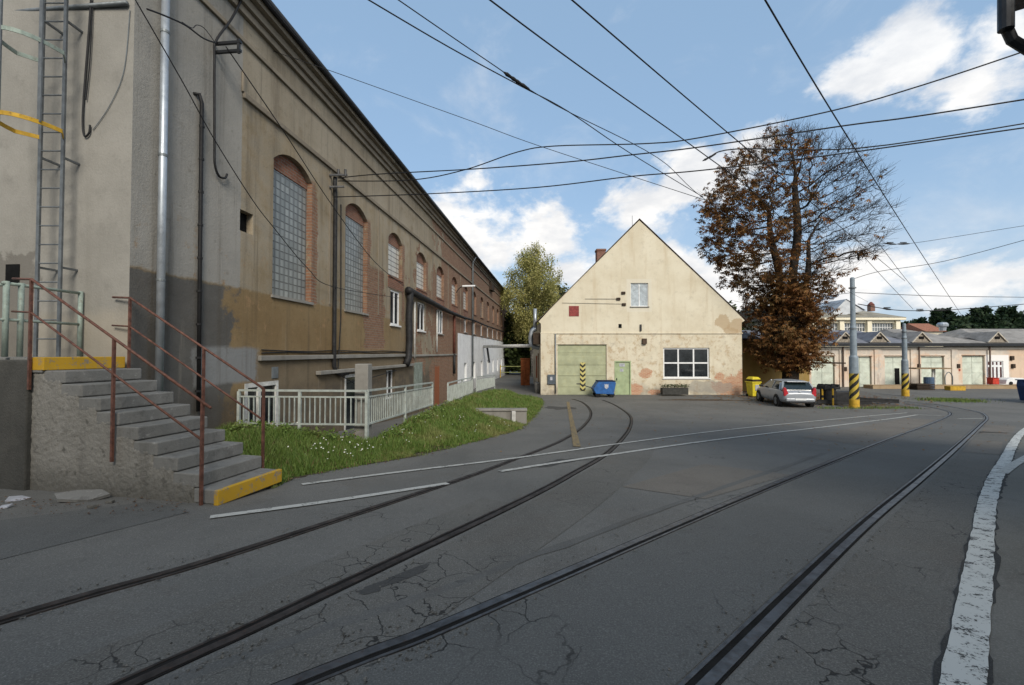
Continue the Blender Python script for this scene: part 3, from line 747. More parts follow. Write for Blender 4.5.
# basement doors
for q,(a,b,c,d) in enumerate(doors):
    if q<2:
        f=MB(); f.box(a+.004,a+.09,-.015,.07,c,d-.004).box(b-.09,b-.004,-.015,.07,c,d-.004).box(a+.09,b-.09,-.014,.069,d-.1,d-.004)
        if q==0: f.box(a+.42,a+.52,-.013,.068,c,d-.1)
        o=f.build('basement_door',WHITEPIPE,bld); MB().box(a+.05,b-.05,.03,.05,c,d-.05).build('pane',GLASS_D,o)
    else: window(bld,a,b,c,d,.12,2,1,fw=.06)
MB().box(vent[0][0]+.01,vent[0][1]-.01,.15,.2,vent[0][2]+.01,vent[0][3]-.01).build('vent_opening',DARK,bld)
s0,z0=F(420,385); MB().box(13.9,15.2,-.03,-.003,.9,2.5).build('green_board',M('pale_green_board',(.25,.29,.25),dirt=(.15,.13,.1)),bld,bevel=.01)
# end wall niche + pipes
MB().box(-.012,-.003,1.95,2.2,4.12,4.42).build('vent_opening',DARK,bld)
def wl(s,out,z): return Vector((s,-out,z))
MB().tube([wl(.44,.11,1.0),wl(.44,.11,10.45)],.06,14).build('downpipe',ZINC,bld,smooth=True)
for z in (2.2,4.2,6.3,8.4,10.0): MB().tube([wl(.44,.11,z-.02),wl(.44,.11,z+.02)],.068,14).build('pipe_clamp',ZINC_D,bld)
MB().tube([wl(0,.36,10.72),wl(28.2,.40,10.66)],.085,10).build('gutter',GUTTERM,bld,smooth=True)
MB().tube([wl(28.2,.40,10.6),wl(56.6,.40,10.6)],.085,10).build('gutter',GUTTERM,bld,smooth=True)
MB().tube([wl(28.0,.36,10.55),wl(28.0,.12,10.1),wl(28.0,.12,.2)],.07,8).build('downpipe',ZINC_D,bld,smooth=True)
# conduits
s1,z1=F(199,99); s2,z2=F(203,405)
MB().tube([wl(s1-.12,-.02,z1+.03),wl(s1-.05,.05,z1+.06),wl(s1,.06,z1-.08),wl(s1+.01,.06,5),wl(s1+.03,.06,1.9)],.035,8).build('conduit',BLACK,bld,smooth=True)
for q in range(9): MB().tube([wl(s1+.01,.06,z1-.5-q*.62),wl(s1+.01,.06,z1-.54-q*.62)],.045,8).build('conduit_clip',BLACK,bld)
s3,z3=F(333,190)
MB().tube([wl(s3-.1,.12,z3+.35),wl(s3-.06,.09,z3+.1),wl(s3,.08,z3-.2),wl(s3,.08,3.3),wl(s3,.08,2.6),wl(s3+.1,.09,2.4),wl(s3+.35,.08,2.33),wl(s3+.9,.07,2.33)],.06,10).build('conduit',BLACKPIPE,bld,smooth=True)
MB().tube([wl(s3+.42,.04,z3-.3),wl(s3+.47,.04,4),wl(s3+.3,.05,2.5)],.018,6).build('wall_cable',BLACK,bld)
m=MB(); m.bar(wl(s3-.25,.02,z3+.35),wl(s3-.1,.5,z3+.4),.05,.05).bar(wl(s3-.25,.02,z3-.0),wl(s3-.1,.4,z3+.05),.05,.05)
for q in (.25,.45): m.tube([wl(s3-.2+q*.15,q,z3+.35),wl(s3-.2+q*.15,q,z3+.55)],.035,8)
m.build('cable_bracket',GUTTERM,bld)
# heavy black wrapped duct
sd_,zd_=F(405,291)
MB().tube([wl(sd_-.15,.2,zd_+.02),wl(sd_+1,.2,zd_-.02),wl(20,.2,5.45),wl(24,.2,5.42),wl(28,.2,5.5),wl(34,.2,5.45),wl(46,.2,5.5),wl(56,.2,5.55)],[.16,.15,.12,.09,.07,.06,.06,.06],10).build('black_duct',BLACKPIPE,bld,smooth=True)
MB().tube([wl(sd_+.05,.2,zd_+.05),wl(sd_+.1,.2,zd_-.4),wl(sd_-.02,.2,4.6),wl(sd_+.06,.2,3.6),wl(sd_-.02,.2,3.0),wl(sd_-.1,.2,2.7),wl(sd_-.3,.17,2.45)],.15,10).build('black_duct',BLACKPIPE,bld,smooth=True)
for px,pt,pb in ((413.5,302,358),(436,310,352)):
    a=F(px,pt); b=F(px,pb); MB().tube([wl(a[0],.06,a[1]),wl(a[0],.06,b[1])],.045,8).build('white_pipe',WHITEPIPE,bld,smooth=True)
a=F(453,311); MB().tube([wl(a[0],.09,a[1]),wl(a[0],.09,2.9)],.09,8).build('rust_pipe',M('rusted_pipe',(.13,.05,.035),.8,.2,dirt=(.05,.03,.03)),bld,smooth=True)
MB().tube([wl(a[0],.09,2.88),wl(a[0],.09,1.6)],.09,8).build('black_duct',BLACKPIPE,bld,smooth=True)
m=MB()
for dz in (2.98,3.03): m.tube([wl(3.1+i*1.0,.03,dz+.02*math.sin(i*1.7+dz*40)) for i in range(11)],.014,5)
m.build('wall_cable',BLACK,bld)
for q in range(7):      # basement light wells' cables sagging over the doors
    pass
MB().tube([wl(6.6,.1,2.3),wl(7.6,.14,1.95),wl(9.0,.12,2.1),wl(11.4,.1,2.25)],.015,5).build('wall_cable',BLACK,bld)
# meter niche with a painted circle and a little box by the stairs
s5,z5=F(275,374); MB().box(s5-.14,s5+.1,-.02,-.003,z5-.1,z5+.17).build('meter_box',ZINC_D,bld,bevel=.006)
m=MB()
# little barrack hatch under the eave, far end
m.box(37.2,39.0,-.3,-.003,9.25,10.0); m.build('eave_hatch',WOODDK,bld)


# double wall lamp on the facade
sl,zl=F(456,287)
ow=CORN+DV*sl
lamp=thing('wall_lamp','twin tube lamp on an arm high on the depot facade','wall lamp',(ow.x,ow.y,zl),math.pi/2-AL)
MB().tube([(0,0,-.4),(0,-.2,-.1),(0,-.4,.02)],.03,8).build('bracket_arm',GUTTERM,lamp)
for dz in (0,.35):
    MB().box(.0+dz*2.2,.16+dz*2.2,-1.15,-.4,.0+dz*.35,.12+dz*.35).build('lamp_head',WHITEF,lamp,bevel=.04)
# ------------------------------------------------------------------ ladder with safety cage on the end wall
YL=6.72
def EW(px,py,Y): return P(px,py,Y)
lad=thing('wall_ladder','grey steel ladder with safety hoops fixed to the end wall above the landing','ladder',(-7.1,YL,2.95))
lx0,lx1=-.175,.175
m=MB()
for xx in (lx0,lx1): m.bar((xx,0,-.02),(xx,0,9),.045,.03)
m.build('stringer',LADM,lad)
for q in range(30): MB().tube([(lx0,0,.25+q*.29),(lx1,0,.25+q*.29)],.011,6).build('rung',LADM,lad)
for z in (1.35,3.05,5.2,7): 
    for xx in (lx0,lx1): MB().bar((xx,0,z),(xx,.32,z),.03,.03).build('wall_stay',LADM,lad)
def hoop(z,mat,nm):
    m=MB(); pts=[]
    for q in range(17):
        a=math.pi*q/16; pts.append((-.36*math.cos(a)*1.0, -.72*math.sin(a)**.8 if 0<q<16 else 0, z))
    pts=[(lx0,0,z)]+pts[1:-1]+[(lx1,0,z)]
    for p,q in zip(pts[:-1],pts[1:]): m.bar(p,q,.012,.06)
    return m.build(nm,mat,lad)
hoop(3.36,YEL,'yellow_safety_hoop'); hoop(4.55,GREENRAIL,'safety_hoop'); hoop(5.7,LADM,'safety_hoop')
m=MB()
for a in (rad(35),rad(90),rad(145)): m.bar((-.36*math.cos(a),-.72*math.sin(a)**.8,3.36),(-.36*math.cos(a),-.72*math.sin(a)**.8,8),.05,.012)
m.build('cage_bar',LADM,lad)
# pipe and cables on the end wall
m=MB(); e0=P(-40,16.5,7.3); e1=P(127,3,6.85)
epipe=m.tube([e0,e1],.035,8).build('wall_pipe',ZINC_D,None,smooth=True); tag(epipe,'grey horizontal pipe high across the end wall behind the ladder','pipe')
def endwall(px,py,out=.03):
    r=ray(px,py); o=Vector((0,0,CAMZ)); k=(CORN-DV*out-o).dot(DV)/r.dot(DV); return o+r*k
cab=MB().tube(catmull([endwall(91,0),endwall(89,30),endwall(83,110),endwall(84,135),endwall(89,133),endwall(90,125)],6),.014,6).tube(catmull([endwall(93,0),endwall(90,60),endwall(86,100)],5),.009,5).build('wall_cable',BLACK)
tag(cab,'black cable looping down the end wall beside the ladder','cable')
cab=MB().tube(catmull([endwall(130,10,.015),endwall(124,70,.015),endwall(110,105,.015),endwall(93,130,.015)],6),.006,5).build('wall_cable',ZINC_D)
tag(cab,'thin grey wire curving across the end wall near its corner','cable')
# ------------------------------------------------------------------ stairs
ST=thing('outdoor_stairs','concrete outdoor stairs with yellow bottom step up to the end wall landing','stairs',(-3.42,5.15,1.225),rad(-13.8))
RUN=.313; RISE=.170; SW=.93
side=[(0.02,-.3),(0.02,.0)]
for i in range(9):
    xx=-.02-i*RUN; zt=RISE*(i+1)-.055
    side+= [(xx-.0,zt-.06 if i else zt-.06),(xx-RUN+.07,zt-.06)]
side=[(.0,-.4)]
for i in range(9):
    xx=-i*RUN-.03; zt=RISE*(i+1)-.10 if i else 0
    side+=[(xx,max(zt,-.1)),(xx-RUN+.0,max(zt,-.1))]
side+=[(-9*RUN-.03,RISE*9-.0),(-9*RUN-.03,RISE*10-.2),(-5.2,RISE*10-.2),(-5.2,-.4)]
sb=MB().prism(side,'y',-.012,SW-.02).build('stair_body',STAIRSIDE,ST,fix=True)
rm=sb.modifiers.new('remesh','REMESH'); rm.mode='VOXEL'; rm.voxel_size=.022; rm.use_smooth_shade=True
tx=bpy.data.textures.new('roughcast','CLOUDS'); tx.noise_scale=.045; tx.noise_depth=3
dm=sb.modifiers.new('roughcast','DISPLACE'); dm.texture=tx; dm.strength=.032; dm.mid_level=.62; dm.texture_coords='LOCAL'
for i in range(9):
    x1=-i*RUN+.03; x0=x1-RUN-.06; z1=RISE*(i+1); m=MB()
    m.box(x0,x1,-.008,SW+.02,z1-RISE+ (.0 if i==0 else .006),z1-.003*(i%2))
    st=m.build('step',TREADM,ST,bevel=.016)
    if i==0: 
        MB().box(x1-.05,x1+.012,-.036,SW+.026,.0,z1+.004).build('yellow_nosing',YELSTEP,st,bevel=.008)
m=MB(); m.box(-6.2,-3.4,-.03,SW+.9,RISE*10-.2,RISE*10).box(-3.4,-9*RUN-.035,-.03,SW+.01,RISE*10-.2,RISE*10-.001); m.build('landing',TREADM,ST,bevel=.012)
MB().box(-9*RUN-.3,-9*RUN+.008,-.034,SW+.02,RISE*9+.003,RISE*10+.005).build('yellow_nosing',YELSTEP,ST,bevel=.008)
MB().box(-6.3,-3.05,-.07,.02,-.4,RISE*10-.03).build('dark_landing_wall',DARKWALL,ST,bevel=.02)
# red-brown handrails
def handrail(nm,label,y,posts,x_lo,x_hi,ext):
    e=thing(nm,label,'handrail',(-3.42,5.15,1.225),rad(-13.8),'red-brown handrails of the stairs')
    sl=RISE/RUN
    zt=lambda x: (-x)*sl+.98+.12
    pm=MB(); pm.tube([(x_lo+ext,y,zt(x_lo+ext)),(x_hi,y,zt(x_hi)),(x_hi-.35,y,zt(x_hi)+.02)],.017,10).build('top_rail',REDRAIL,e,smooth=True)
    pm=MB(); pm.tube([(x_lo,y,zt(x_lo)-.44),(x_hi,y,zt(x_hi)-.44),(x_hi-.35,y,zt(x_hi)-.42)],.014,10).build('mid_rail',REDRAIL,e,smooth=True)
    for px_,zb in posts: MB().bar((px_,y,zb),(px_,y,zt(px_)-.0),0.03,.03).build('post',REDRAIL,e)
    return e
handrail('stair_handrail','red-brown handrail along the rough side of the stairs facing the road',-.06,[(-.17,.0),(-1.55,.42),(-3.02,1.28)],-.17,-3.02,.12)
handrail('stair_handrail','red-brown handrail on the grass side of the stairs',SW+.05,[(-.3,-.2),(-1.35,.5),(-2.78,1.4)],-.3,-2.78,.0)
# pale green guard rail of the landing
e=thing('landing_guard_rail','pale green pipe guard rail standing on the landing below the ladder','guard rail',(-6.8,5.9,2.935))
for yy in (.0,.18,1.02): MB().tube([(0,yy,0),(0,yy,1.02)],.032,10).build('post',GREENRAIL,e,smooth=True)
MB().tube([(0,-.05,.99),(0,1.02,.99)],.022,8).build('top_rail',GREENRAIL,e,smooth=True); MB().tube([(0,-.05,.5),(0,1.02,.5)],.02,8).build('mid_rail',GREENRAIL,e,smooth=True)
MB().tube([(0,.0,.97),(-1.6,-.05,.97)],.022,8).build('top_rail',GREENRAIL,e,smooth=True)
# debris at the foot of the landing wall
def debris(nm,label,cat,px,py,verts,h,mat):
    g=G(px,py); m=MB(); m.prism(verts,'z',0.0,h); o=m.build(nm,mat,None,fix=True); o.location=(g.x,g.y,g.z+.005); tag(o,label,cat); return o
o=debris('broken_slab','flat broken grey slab lying tilted against the stairs wall','slab',84,500,[(-.2,-.1),(.1,-.12),(.25,.02),(.12,.12),(-.12,.1),(-.3,.02)],.035,TREADM); o.rotation_euler=(.25,.1,.3); o.location.z+=.03
PAPER=M('scrap_paper',(.45,.46,.5),.8,.2,bump=.3)
o=debris('paper_scrap','crumpled pale paper scrap lying by the dark landing wall','scrap',16,500,[(-.1,-.05),(.02,-.08),(.12,0),(.05,.06),(-.06,.05)],.02,PAPER); o.rotation_euler=(.3,.2,1)
o=debris('paper_scrap','small pale paper scrap nearest the left picture edge','scrap',4,508,[(-.06,-.03),(.04,-.04),(.07,.02),(-.03,.05)],.015,PAPER); o.rotation_euler=(.2,-.2,.5)
o=debris('stone_chip','small pale stone chip on asphalt below the broken slab','stone',92,508,[(-.04,-.02),(.03,-.03),(.05,.02),(-.02,.03)],.03,STAIRSIDE)
o=debris('stone_chip','pale stone chip lying by the stairs wall right of the slab','stone',110,503,[(-.03,-.03),(.04,-.02),(.03,.03),(-.03,.02)],.025,STAIRSIDE)
lf=MB()
for _ in range(420):
    y0=random.uniform(6.3,20); x0=edge(y0)+random.gauss(.05,.16); s=random.uniform(.012,.03); a=random.uniform(0,6.28); c=Vector((x0,y0,max(float(zr(y0)),bankz(x0,y0))+.02))
    lf.poly([c+Vector((math.cos(a+q)*s*(1 if k%2 else .6),math.sin(a+q)*s*(1 if k%2 else .6),random.uniform(0,.015))) for k,q in enumerate((0,1.57,3.14,4.71))])
for _ in range(160):
    g=G(random.uniform(0,190),random.uniform(499,516)); 
    if random.random()<.35: g=G(random.gauss(30,25),random.uniform(498,508))
    s=random.uniform(.008,.022); a=random.uniform(0,6.28); c=g+Vector((0,0,.012))
    lf.poly([c+Vector((math.cos(a+q)*s*(1 if k%2 else .6),math.sin(a+q)*s*(1 if k%2 else .6),random.uniform(0,.012))) for k,q in enumerate((0,1.57,3.14,4.71))])
tag(lf.build('leaf_litter',M('dead_leaf_litter',(.14,.08,.05),.9,.1,var=.4,scale=30,bump=0)),kind='stuff')
# ------------------------------------------------------------------ pale green fences
def fence(pts,label,H=.78,gap=.125,solid=False,tilt=0):
    """pts: list of (x,y,zbase)"""
    p0=Vector(pts[0]); e=thing('metal_fence',label,'fence',p0,0,'pale green fences by the depot facade')
    L=[Vector(p)-p0 for p in pts]
    for a,b in zip(L[:-1],L[1:]):
        n=max(2,int((b-a).length/gap)); up=Vector((0,0,1))
        m=MB(); m.bar(a+up*H,b+up*H,.05,.04); m.build('top_rail',FENCEM,e)
        m=MB(); m.bar(a+up*.09,b+up*.09,.04,.035).bar(a+up*(H-.13),b+up*(H-.13),.035,.03); m.build('lower_rail',FENCEM,e)
        m=MB()
        for i in range(1,n):
            q=a.lerp(b,i/n); m.bar(q+up*.09,q+up*(H-.13),0.018 if not solid else .075,.035 if not solid else .012)
        o=m.build('balusters',FENCEM,e)
    for q in L: MB().bar(q-Vector((0,0,.25)),q+Vector((0,0,H-.021)),.055,.055).build('post',FENCEM,e)
    return e
def fz(y): return float(np.interp(y,[9,13.8,15.9,20.7,28],[1.42,1.26,1.16,1.07,.75]))
def fx(y): return -3.9+.1*y
fence([(-5.72,9.24,1.42),(-4.4,9.15,1.42),(fx(9.08),9.08,1.42)],'pale green baluster fence between wall and corner post, nearest the stairs',gap=.105)
fence([(fx(9.12),9.12,1.42),(fx(11.4),11.4,1.34),(fx(13.9),13.9,1.26)],'long pale green fence panel running along the facade beside the lawn',gap=.105)
fence([(fx(15.9),15.9,1.10),(fx(18.3),18.3,1.08),(fx(20.6),20.6,1.04)],'middle pale green fence behind the low concrete wall',solid=True,gap=.1)
fence([(fx(21.6),21.6,1.0),(fx(28),28,.75)],'farthest pale green fence in front of the white painted wall',solid=True,gap=.1)
m=MB(); m.box(-.14,.14,-.14,.14,-.6,1.75); o=m.build('concrete_pier',LEDGE,None,bevel=.015); o.location=(fx(9.1)-.16,9.35,1.0); tag(o,'grey concrete pier at the corner of the pale green fence','pier')
# low concrete wall on the lawn
o=MB().box(-1.25,1.25,-.16,.16,-.75,.14).box(-1.27,1.27,-.2,.2,.14,.22).build('low_concrete_wall',LEDGE,None,bevel=.02); o.location=(-.72,16.1,.72); tag(o,'low grey concrete wall ending the near lawn','low wall')
o=MB().box(-.07,.07,-.05,.05,-.5,.42).build('marker_post',WHITEPIPE,None,bevel=.01); o.location=(.06,15.86,.45); tag(o,'short whitish post in front of the low concrete wall','post')
# ------------------------------------------------------------------ gable house
YH=31.0
def HP(px,py,out=0): return P(px,py,YH-out)
def hx(px): return HP(px,350).x
def hz(py): return HP(640,py).z
hx0=hx(541); hx1=hx(742); apx=HP(639.3,219.5); eL=HP(537.5,321.5); eR=HP(746,320.5)
house=thing('gable_house','cream gabled workshop with peeling plaster, green gate and small attic window','house',(hx0,YH,0))
W=hx1-hx0; ax=apx.x-hx0; az_=apx.z; zc=hz(333.4); zeL=eL.z; zeR=eR.z; xeL=eL.x-hx0; xeR=eR.x-hx0
def lx(px): return hx(px)-hx0
def _house(t,c,x):
    X,Z=x[0],x[2]
    n2=t.noise(1.6,6,.65); n3=t.noise(7,5,.7)
    lowm=t.ss(t.add(Z,t.mul(t.sub(n2,.5),.4)),zc+.05,zc-.05)
    c=t.mix(t.mul(lowm,t.mul(t.ss(t.noise(1.7,9,.8),.5,.6),.6)),c,(.36,.245,.13))
    c=t.mix(t.mul(lowm,t.mul(t.ss(t.noise(1.9,7,.75,vec=t.vmul(t.P(),(1,1,.8))),.56,.62),.6)),c,(.40,.36,.29))
    c=t.mix(t.mul(t.ss(Z,1.1,.15),t.mul(t.ss(n2,.35,.6),.6)),c,(.23,.21,.175))
    # tan patches under the right eave and bare brick at the foot
    wob=t.mul(t.sub(n2,.5),1.0)
    def spot(cx,cz,rx,rz,amp=1):
        dx=t.mul(t.sub(X,cx),1/rx); dz=t.mul(t.sub(Z,cz),1/rz)
        return t.ss(t.add(t.math('SQRT',t.add(t.mul(dx,dx),t.mul(dz,dz))),t.add(t.mul(wob,amp*2),t.mul(t.sub(n3,.5),.7))),1.08,.9)
    for a in ((lx(723),hz(322),.55,.5),(lx(739),hz(326),.75,.5),(lx(731),hz(331),.5,.25)): c=t.mix(t.mul(spot(*a,.9),.75),c,(.40,.30,.185))
    whp=t.mul(t.band(X,lx(627),lx(652),.03),t.band(Z,hz(312),hz(279),.03)); c=t.mix(t.mul(whp,.6),c,(.62,.585,.49))
    b=t.brick((.40,.16,.085),(.50,.28,.17),(.46,.37,.27),t.comb(X,Z,0),.27,.09,.014)
    bm=spot(lx(733),.55,1.3,.75)
    for a in ((lx(646),1.5,.5,.35),(lx(719),1.25,.4,.3),(lx(634),.35,.75,.45),(lx(741),.9,.5,.8),(lx(655),.2,.6,.2)): bm=t.math('MAXIMUM',bm,spot(*a))
    bm=t.mul(bm,t.ss(n3,.28,.4)); c=t.mix(t.mul(bm,.95),c,b.outputs['Color'])
    gr=spot(lx(708),.55,1.7,.45); c=t.mix(t.mul(gr,.6),c,(.25,.24,.215))
    return c
HOUSEM=plaster('cream_peeling_plaster',(.57,.51,.385),(.65,.60,.475),(.47,.38,.25),.6,_house,bump=.2)
gate=(lx(557.6),lx(606.5),-.2,hz(344.5)); door=(lx(615.2),lx(630),-.2,hz(361.5)); win=(lx(663.2),lx(709.4),hz(378.2),hz(347.8)); att=(lx(631),lx(648.6),hz(306.5),hz(283))
m=MB(); holewall(m,0,W,-.2,zc,[gate,door,win],.2)
# gable field with the attic window
zA,zB=att[2],att[3]
def eaveL(z): return xeL+(z-zeL)*(ax-xeL)/(az_-zeL)
def eaveR(z): return xeR+(z-zeR)*(ax-xeR)/(az_-zeR)
m.poly([(0,0,zc),(W,0,zc),(W,0,zeR-.15),(xeR-.08,0,zeR),(eaveR(zA),0,zA),(eaveL(zA),0,zA),(xeL+.08,0,zeL),(0,0,zeL-.15)])
m.quad((eaveL(zA),0,zA),(att[0],0,zA),(att[0],0,zB),(eaveL(zB),0,zB)); m.quad((att[1],0,zA),(eaveR(zA),0,zA),(eaveR(zB),0,zB),(att[1],0,zB))
m.poly([(eaveL(zB),0,zB),(eaveR(zB),0,zB),(ax,0,az_-.06)])
a,b,c_,d_=att
for q in (((a,0,c_),(a,0,d_),(a,.15,d_),(a,.15,c_)),((b,0,d_),(b,0,c_),(b,.15,c_),(b,.15,d_)),((a,0,d_),(b,0,d_),(b,.15,d_),(a,.15,d_)),((b,0,c_),(a,0,c_),(a,.15,c_),(b,.15,c_))): m.quad(*q)
m.build('front_wall',HOUSEM,house)
HD=11
m=MB(); m.quad((0,HD,-.2),(0,0,-.2),(0,0,zeL),(0,HD,zeL)); m.quad((W,0,-.2),(W,HD,-.2),(W,HD,zeR),(W,0,zeR)); m.poly([(W,HD,-.2),(0,HD,-.2),(0,HD,zeL),(ax,HD,az_-.1),(W,HD,zeR)])
m.build('side_wall',HOUSEM,house)
ROOFT=M('old_brown_tile_roof',(.085,.06,.05),.85,.2,var=.25,scale=4,bump=.6,bscale=12)
m=MB(); th=.05
for (x0,z0) in ((xeL-.1,zeL-.08),(xeR+.1,zeR-.08)):
    p=[(x0,-.07,z0),(x0,HD+.2,z0),(ax,HD+.2,az_+.02),(ax,-.07,az_+.02)]
    m.quad(*p); q=[(v[0],v[1],v[2]+th) for v in p]; m.quad(*reversed(q))
    m.quad(p[0],p[3],q[3],q[0]); m.quad(p[0],q[0],q[1],p[1]); m.quad(p[1],q[1],q[2],p[2])
m.build('roof',ROOFT,house)
MB().box(-.05,W+.05,-.06,-.003,zc-.03,zc+.05).build('string_course',HOUSEM,house,bevel=.01)
MB().box(-.03,lx(553.5),-.07,-.004,-.2,zc-.035).build('corner_pilaster',HOUSEM,house,bevel=.015)
m=MB(); m.box(gate[0]-.12,gate[1]+.06,-.03,-.004,gate[3],zc-.2); m.build('gate_lintel',HOUSEM,house,bevel=.01)
GREENG=M('pale_green_gate_paint',(.38,.40,.26),.65,.25,var=.1,scale=2,dirt=(.38,.34,.16),dirtamt=.4,bump=.1)
GREEND=M('pale_green_door_paint',(.34,.41,.24),.65,.25,var=.1,scale=3,dirt=(.3,.26,.15),dirtamt=.4,bump=.1)
m=MB(); gz=gate[3]; gw=gate[1]-gate[0]; x0=gate[0]+.01
for q in range(5): m.box(x0,gate[1]-.01,.1,.16,-.18+q*(gz+.18)/5+.004,-.18+(q+1)*(gz+.18)/5-.004)
g=m.build('gate',GREENG,house,bevel=.006)
for q in range(4):
    MB().box(x0,gate[1]-.01,.08,.099,q*.8+.55,q*.8+.6).build('gate_rib',GREENG,g)
def stripes():
    t=NT('hazard_chevrons',.6,.3); x=t.xyz()
    u=t.math('ABSOLUTE',t.sub(x[0],lx(582.8))); f=t.math('FRACT',t.mul(t.sub(x[2],t.mul(u,.9)),1/.34))
    t.color(t.mix(t.ss(f,.5,.54),(.5,.44,.16),(.025,.025,.02))); return t.m
cx=lx(582.8); MB().box(cx-.19,cx+.19,.055,.075,.28,hz(362.5)).build('hazard_strip',stripes(),g)
m=MB(); m.box(door[0]+.03,door[1]-.03,.06,.12,-.18,door[3]-.03); dd=m.build('door',GREEND,house,bevel=.008)
f=MB(); f.box(door[0]-.06,door[0]+.03,-.02,.1,-.18,door[3]+.05).box(door[1]-.03,door[1]+.06,-.02,.1,-.18,door[3]+.05).box(door[0]+.03,door[1]-.03,-.019,.099,door[3]-.03,door[3]+.05); f.build('door_frame',GREEND,dd)
MB().box(door[0]+.08,door[0]+.13,.0,.06,1.02,1.16).build('handle',GUTTERM,dd)
MB().box(door[0]+.3,door[0]+.68,.045,.059,1.98,2.2).build('paper_notice',PAPER,dd); MB().box(door[0]+.34,door[0]+.58,.045,.059,1.62,1.82).build('paper_notice',PAPER,dd)
w_=window(house,*win,.09,3,2,fw=.1,mw=.05,sill=WHITEF); 
a_=window(house,att[0],att[1],att[2],att[3],.08,2,1,fw=.05,mw=.03,gm=M('curtained_attic_glass',(.42,.47,.5),.2,.5,bump=0),sill=LEDGE)
def H2(px,py): return lx(px),hz(py)
x0,z0=H2(569,316.3); x1,z1=H2(579,306); MB().box(x0,x1,-.03,-.003,z0,z1).build('red_panel',REDM,house,bevel=.01)
x0,z0=H2(547.3,384); x1,z1=H2(555,374.5); eb=MB().box(x0,x1,-.2,-.072,z0,z1).build('electric_box',M('slate_box_paint',(.09,.11,.13),.55,.3),house,bevel=.01)
xm=(x0+x1)/2; zm=(z0+z1)/2; MB().box(xm-.09,xm+.07,-.21,-.2005,zm-.05,zm+.18).build('paper_notice',PAPER,eb)
def hb(name,pa,pb,mat,o=.12):
    x0,z0=H2(*pa); x1,z1=H2(*pb); MB().box(x0,x1,-o,-.003,z0,z1).build(name,mat,house,bevel=.008)
hb('vent_opening',(618.6,328),(621.8,324),DARK,.02); hb('wall_lamp',(642,344),(646.2,338.6),M('old_lamp_rust',(.09,.06,.04)),.2); hb('vent_opening',(639.8,331),(641.5,324.5),GUTTERM,.1)
for p in ((618.5,299),(623.5,293),(624,304.5)): x0,z0=H2(*p); MB().box(x0-.14,x0+.14,-.1,-.003,z0-.09,z0+.09).build('insulator',WOODDK,house,bevel=.02)
x0,z0=H2(585,299); x1,z1=H2(617,299); MB().tube([(x0,-.02,z0),(x1,-.04,z1)],.012,5).build('wall_cable',BLACK,house)
x0,z0=H2(562,303); x1,z1=H2(622,304); MB().tube([(x0,-.02,z0),(x1,-.04,z1)],.010,5).build('wall_cable',BLACK,house)
x0,z0=H2(555.3,334); MB().tube([(x0,-.1,z0),(x0,-.1,.1)],.045,7).build('wall_pipe',ZINC_D,house,smooth=True)
chx=P(600.6,255,36).x-hx0
m=MB(); m.box(chx-.35,chx+.35,4.7,5.4,8.0,11.25); ch=m.build('chimney',BRICKCH,house); MB().box(chx-.4,chx+.4,4.65,5.45,11.25,11.42).build('chimney_cap',BRICKCH,ch,bevel=.02)
MB().tube([(ax+.05,2,az_),(ax+.05,2,az_+.9)],.015,5).build('lightning_rod',GUTTERM,house)
cvx=P(575,270,34).x-hx0
MB().tube([(xeL-.05,.1,zeL-.02),(xeL-.05,HD,zeL-.02)],.07,8).build('gutter',GUTTERM,house,smooth=True)
# flue pipes, box and side door on the lane side
m=MB(); m.tube(catmull([(-.05,1.0,3.3),(-.3,1.0,3.35),(-.6,1.0,3.5),(-.68,1.0,4.0),(-.6,1.0,4.5),(-.3,1.0,4.7)],6),.16,12); m.build('flue_duct',ZINC,house,smooth=True)
MB().tube([(-.36,1.0,4.6),(-.36,1.0,6.15)],.13,12).build('flue_pipe',ZINC,house,smooth=True)
MB().box(-.55,-.02,.3,1.6,3.55,4.35).build('flue_box',WOODDK,house,bevel=.02)
MB().box(-.05,-.003,2.2,3.2,.3,2.9).build('side_door',TIMBER,house,bevel=.01); MB().box(-.06,-.003,4.5,5.6,.9,2.7).build('side_board',ORANGE,house)
MB().box(-.35,-.004,1.2,2.6,-.1,.75).build('rubble_ledge',STAIRSIDE,house,bevel=.08)
# things in front of the house
g0=HP(602,395,1.6)
bc=thing('tipping_cart','blue tipping waste cart with long handle parked before the green gate','cart',(hx(598.5),29.6,0))
m=MB(); pts=[(-.72,.55),(-.55,.24),(.62,.2),(.78,.95),(.7,1.08),(-.35,1.08)]
m.prism(pts,'y',-.5,.5); m.build('tub',BLUEM,bc,bevel=.03,fix=True)
m=MB(); m.box(-.4,.76,-.53,.53,1.05,1.1); m.build('tub_rim',M('dark_rim',(.012,.02,.05)),bc,bevel=.01)
m=MB()
for yy in (-.25,.25): m.tube([(-.6,yy,.55),(-1.55,yy*.6,.86),(-1.75,yy*.2,.86)],.03,6)
m.build('tow_handle',GUTTERM,bc)
for xx in (-.42,.52):
    for yy in (-.42,.42):
        MB().lathe([(.02,-.05),(.15,-.05),(.17,-.03),(.17,.03),(.15,.05),(.02,.05)],16,Matrix.Translation((xx,yy,.17))@Matrix.Rotation(rad(90),4,'X')).build('wheel',TYRE,bc,smooth=False)
m=MB(); m.poly([(.02,-.508,.9),(.02,-.508,.66),(.14,-.508,.55),(.27,-.508,.66),(.27,-.508,.9),(.19,-.508,.84),(.15,-.508,.9),(.1,-.508,.84)]); m.build('emblem',PAPER,bc)
px0=hx(657.5); px1=hx(682.5)
plb=thing('plant_trough','long dark trough of low green plants under the barred window','planter',((px0+px1)/2,30.25,0))
hw=(px1-px0)/2
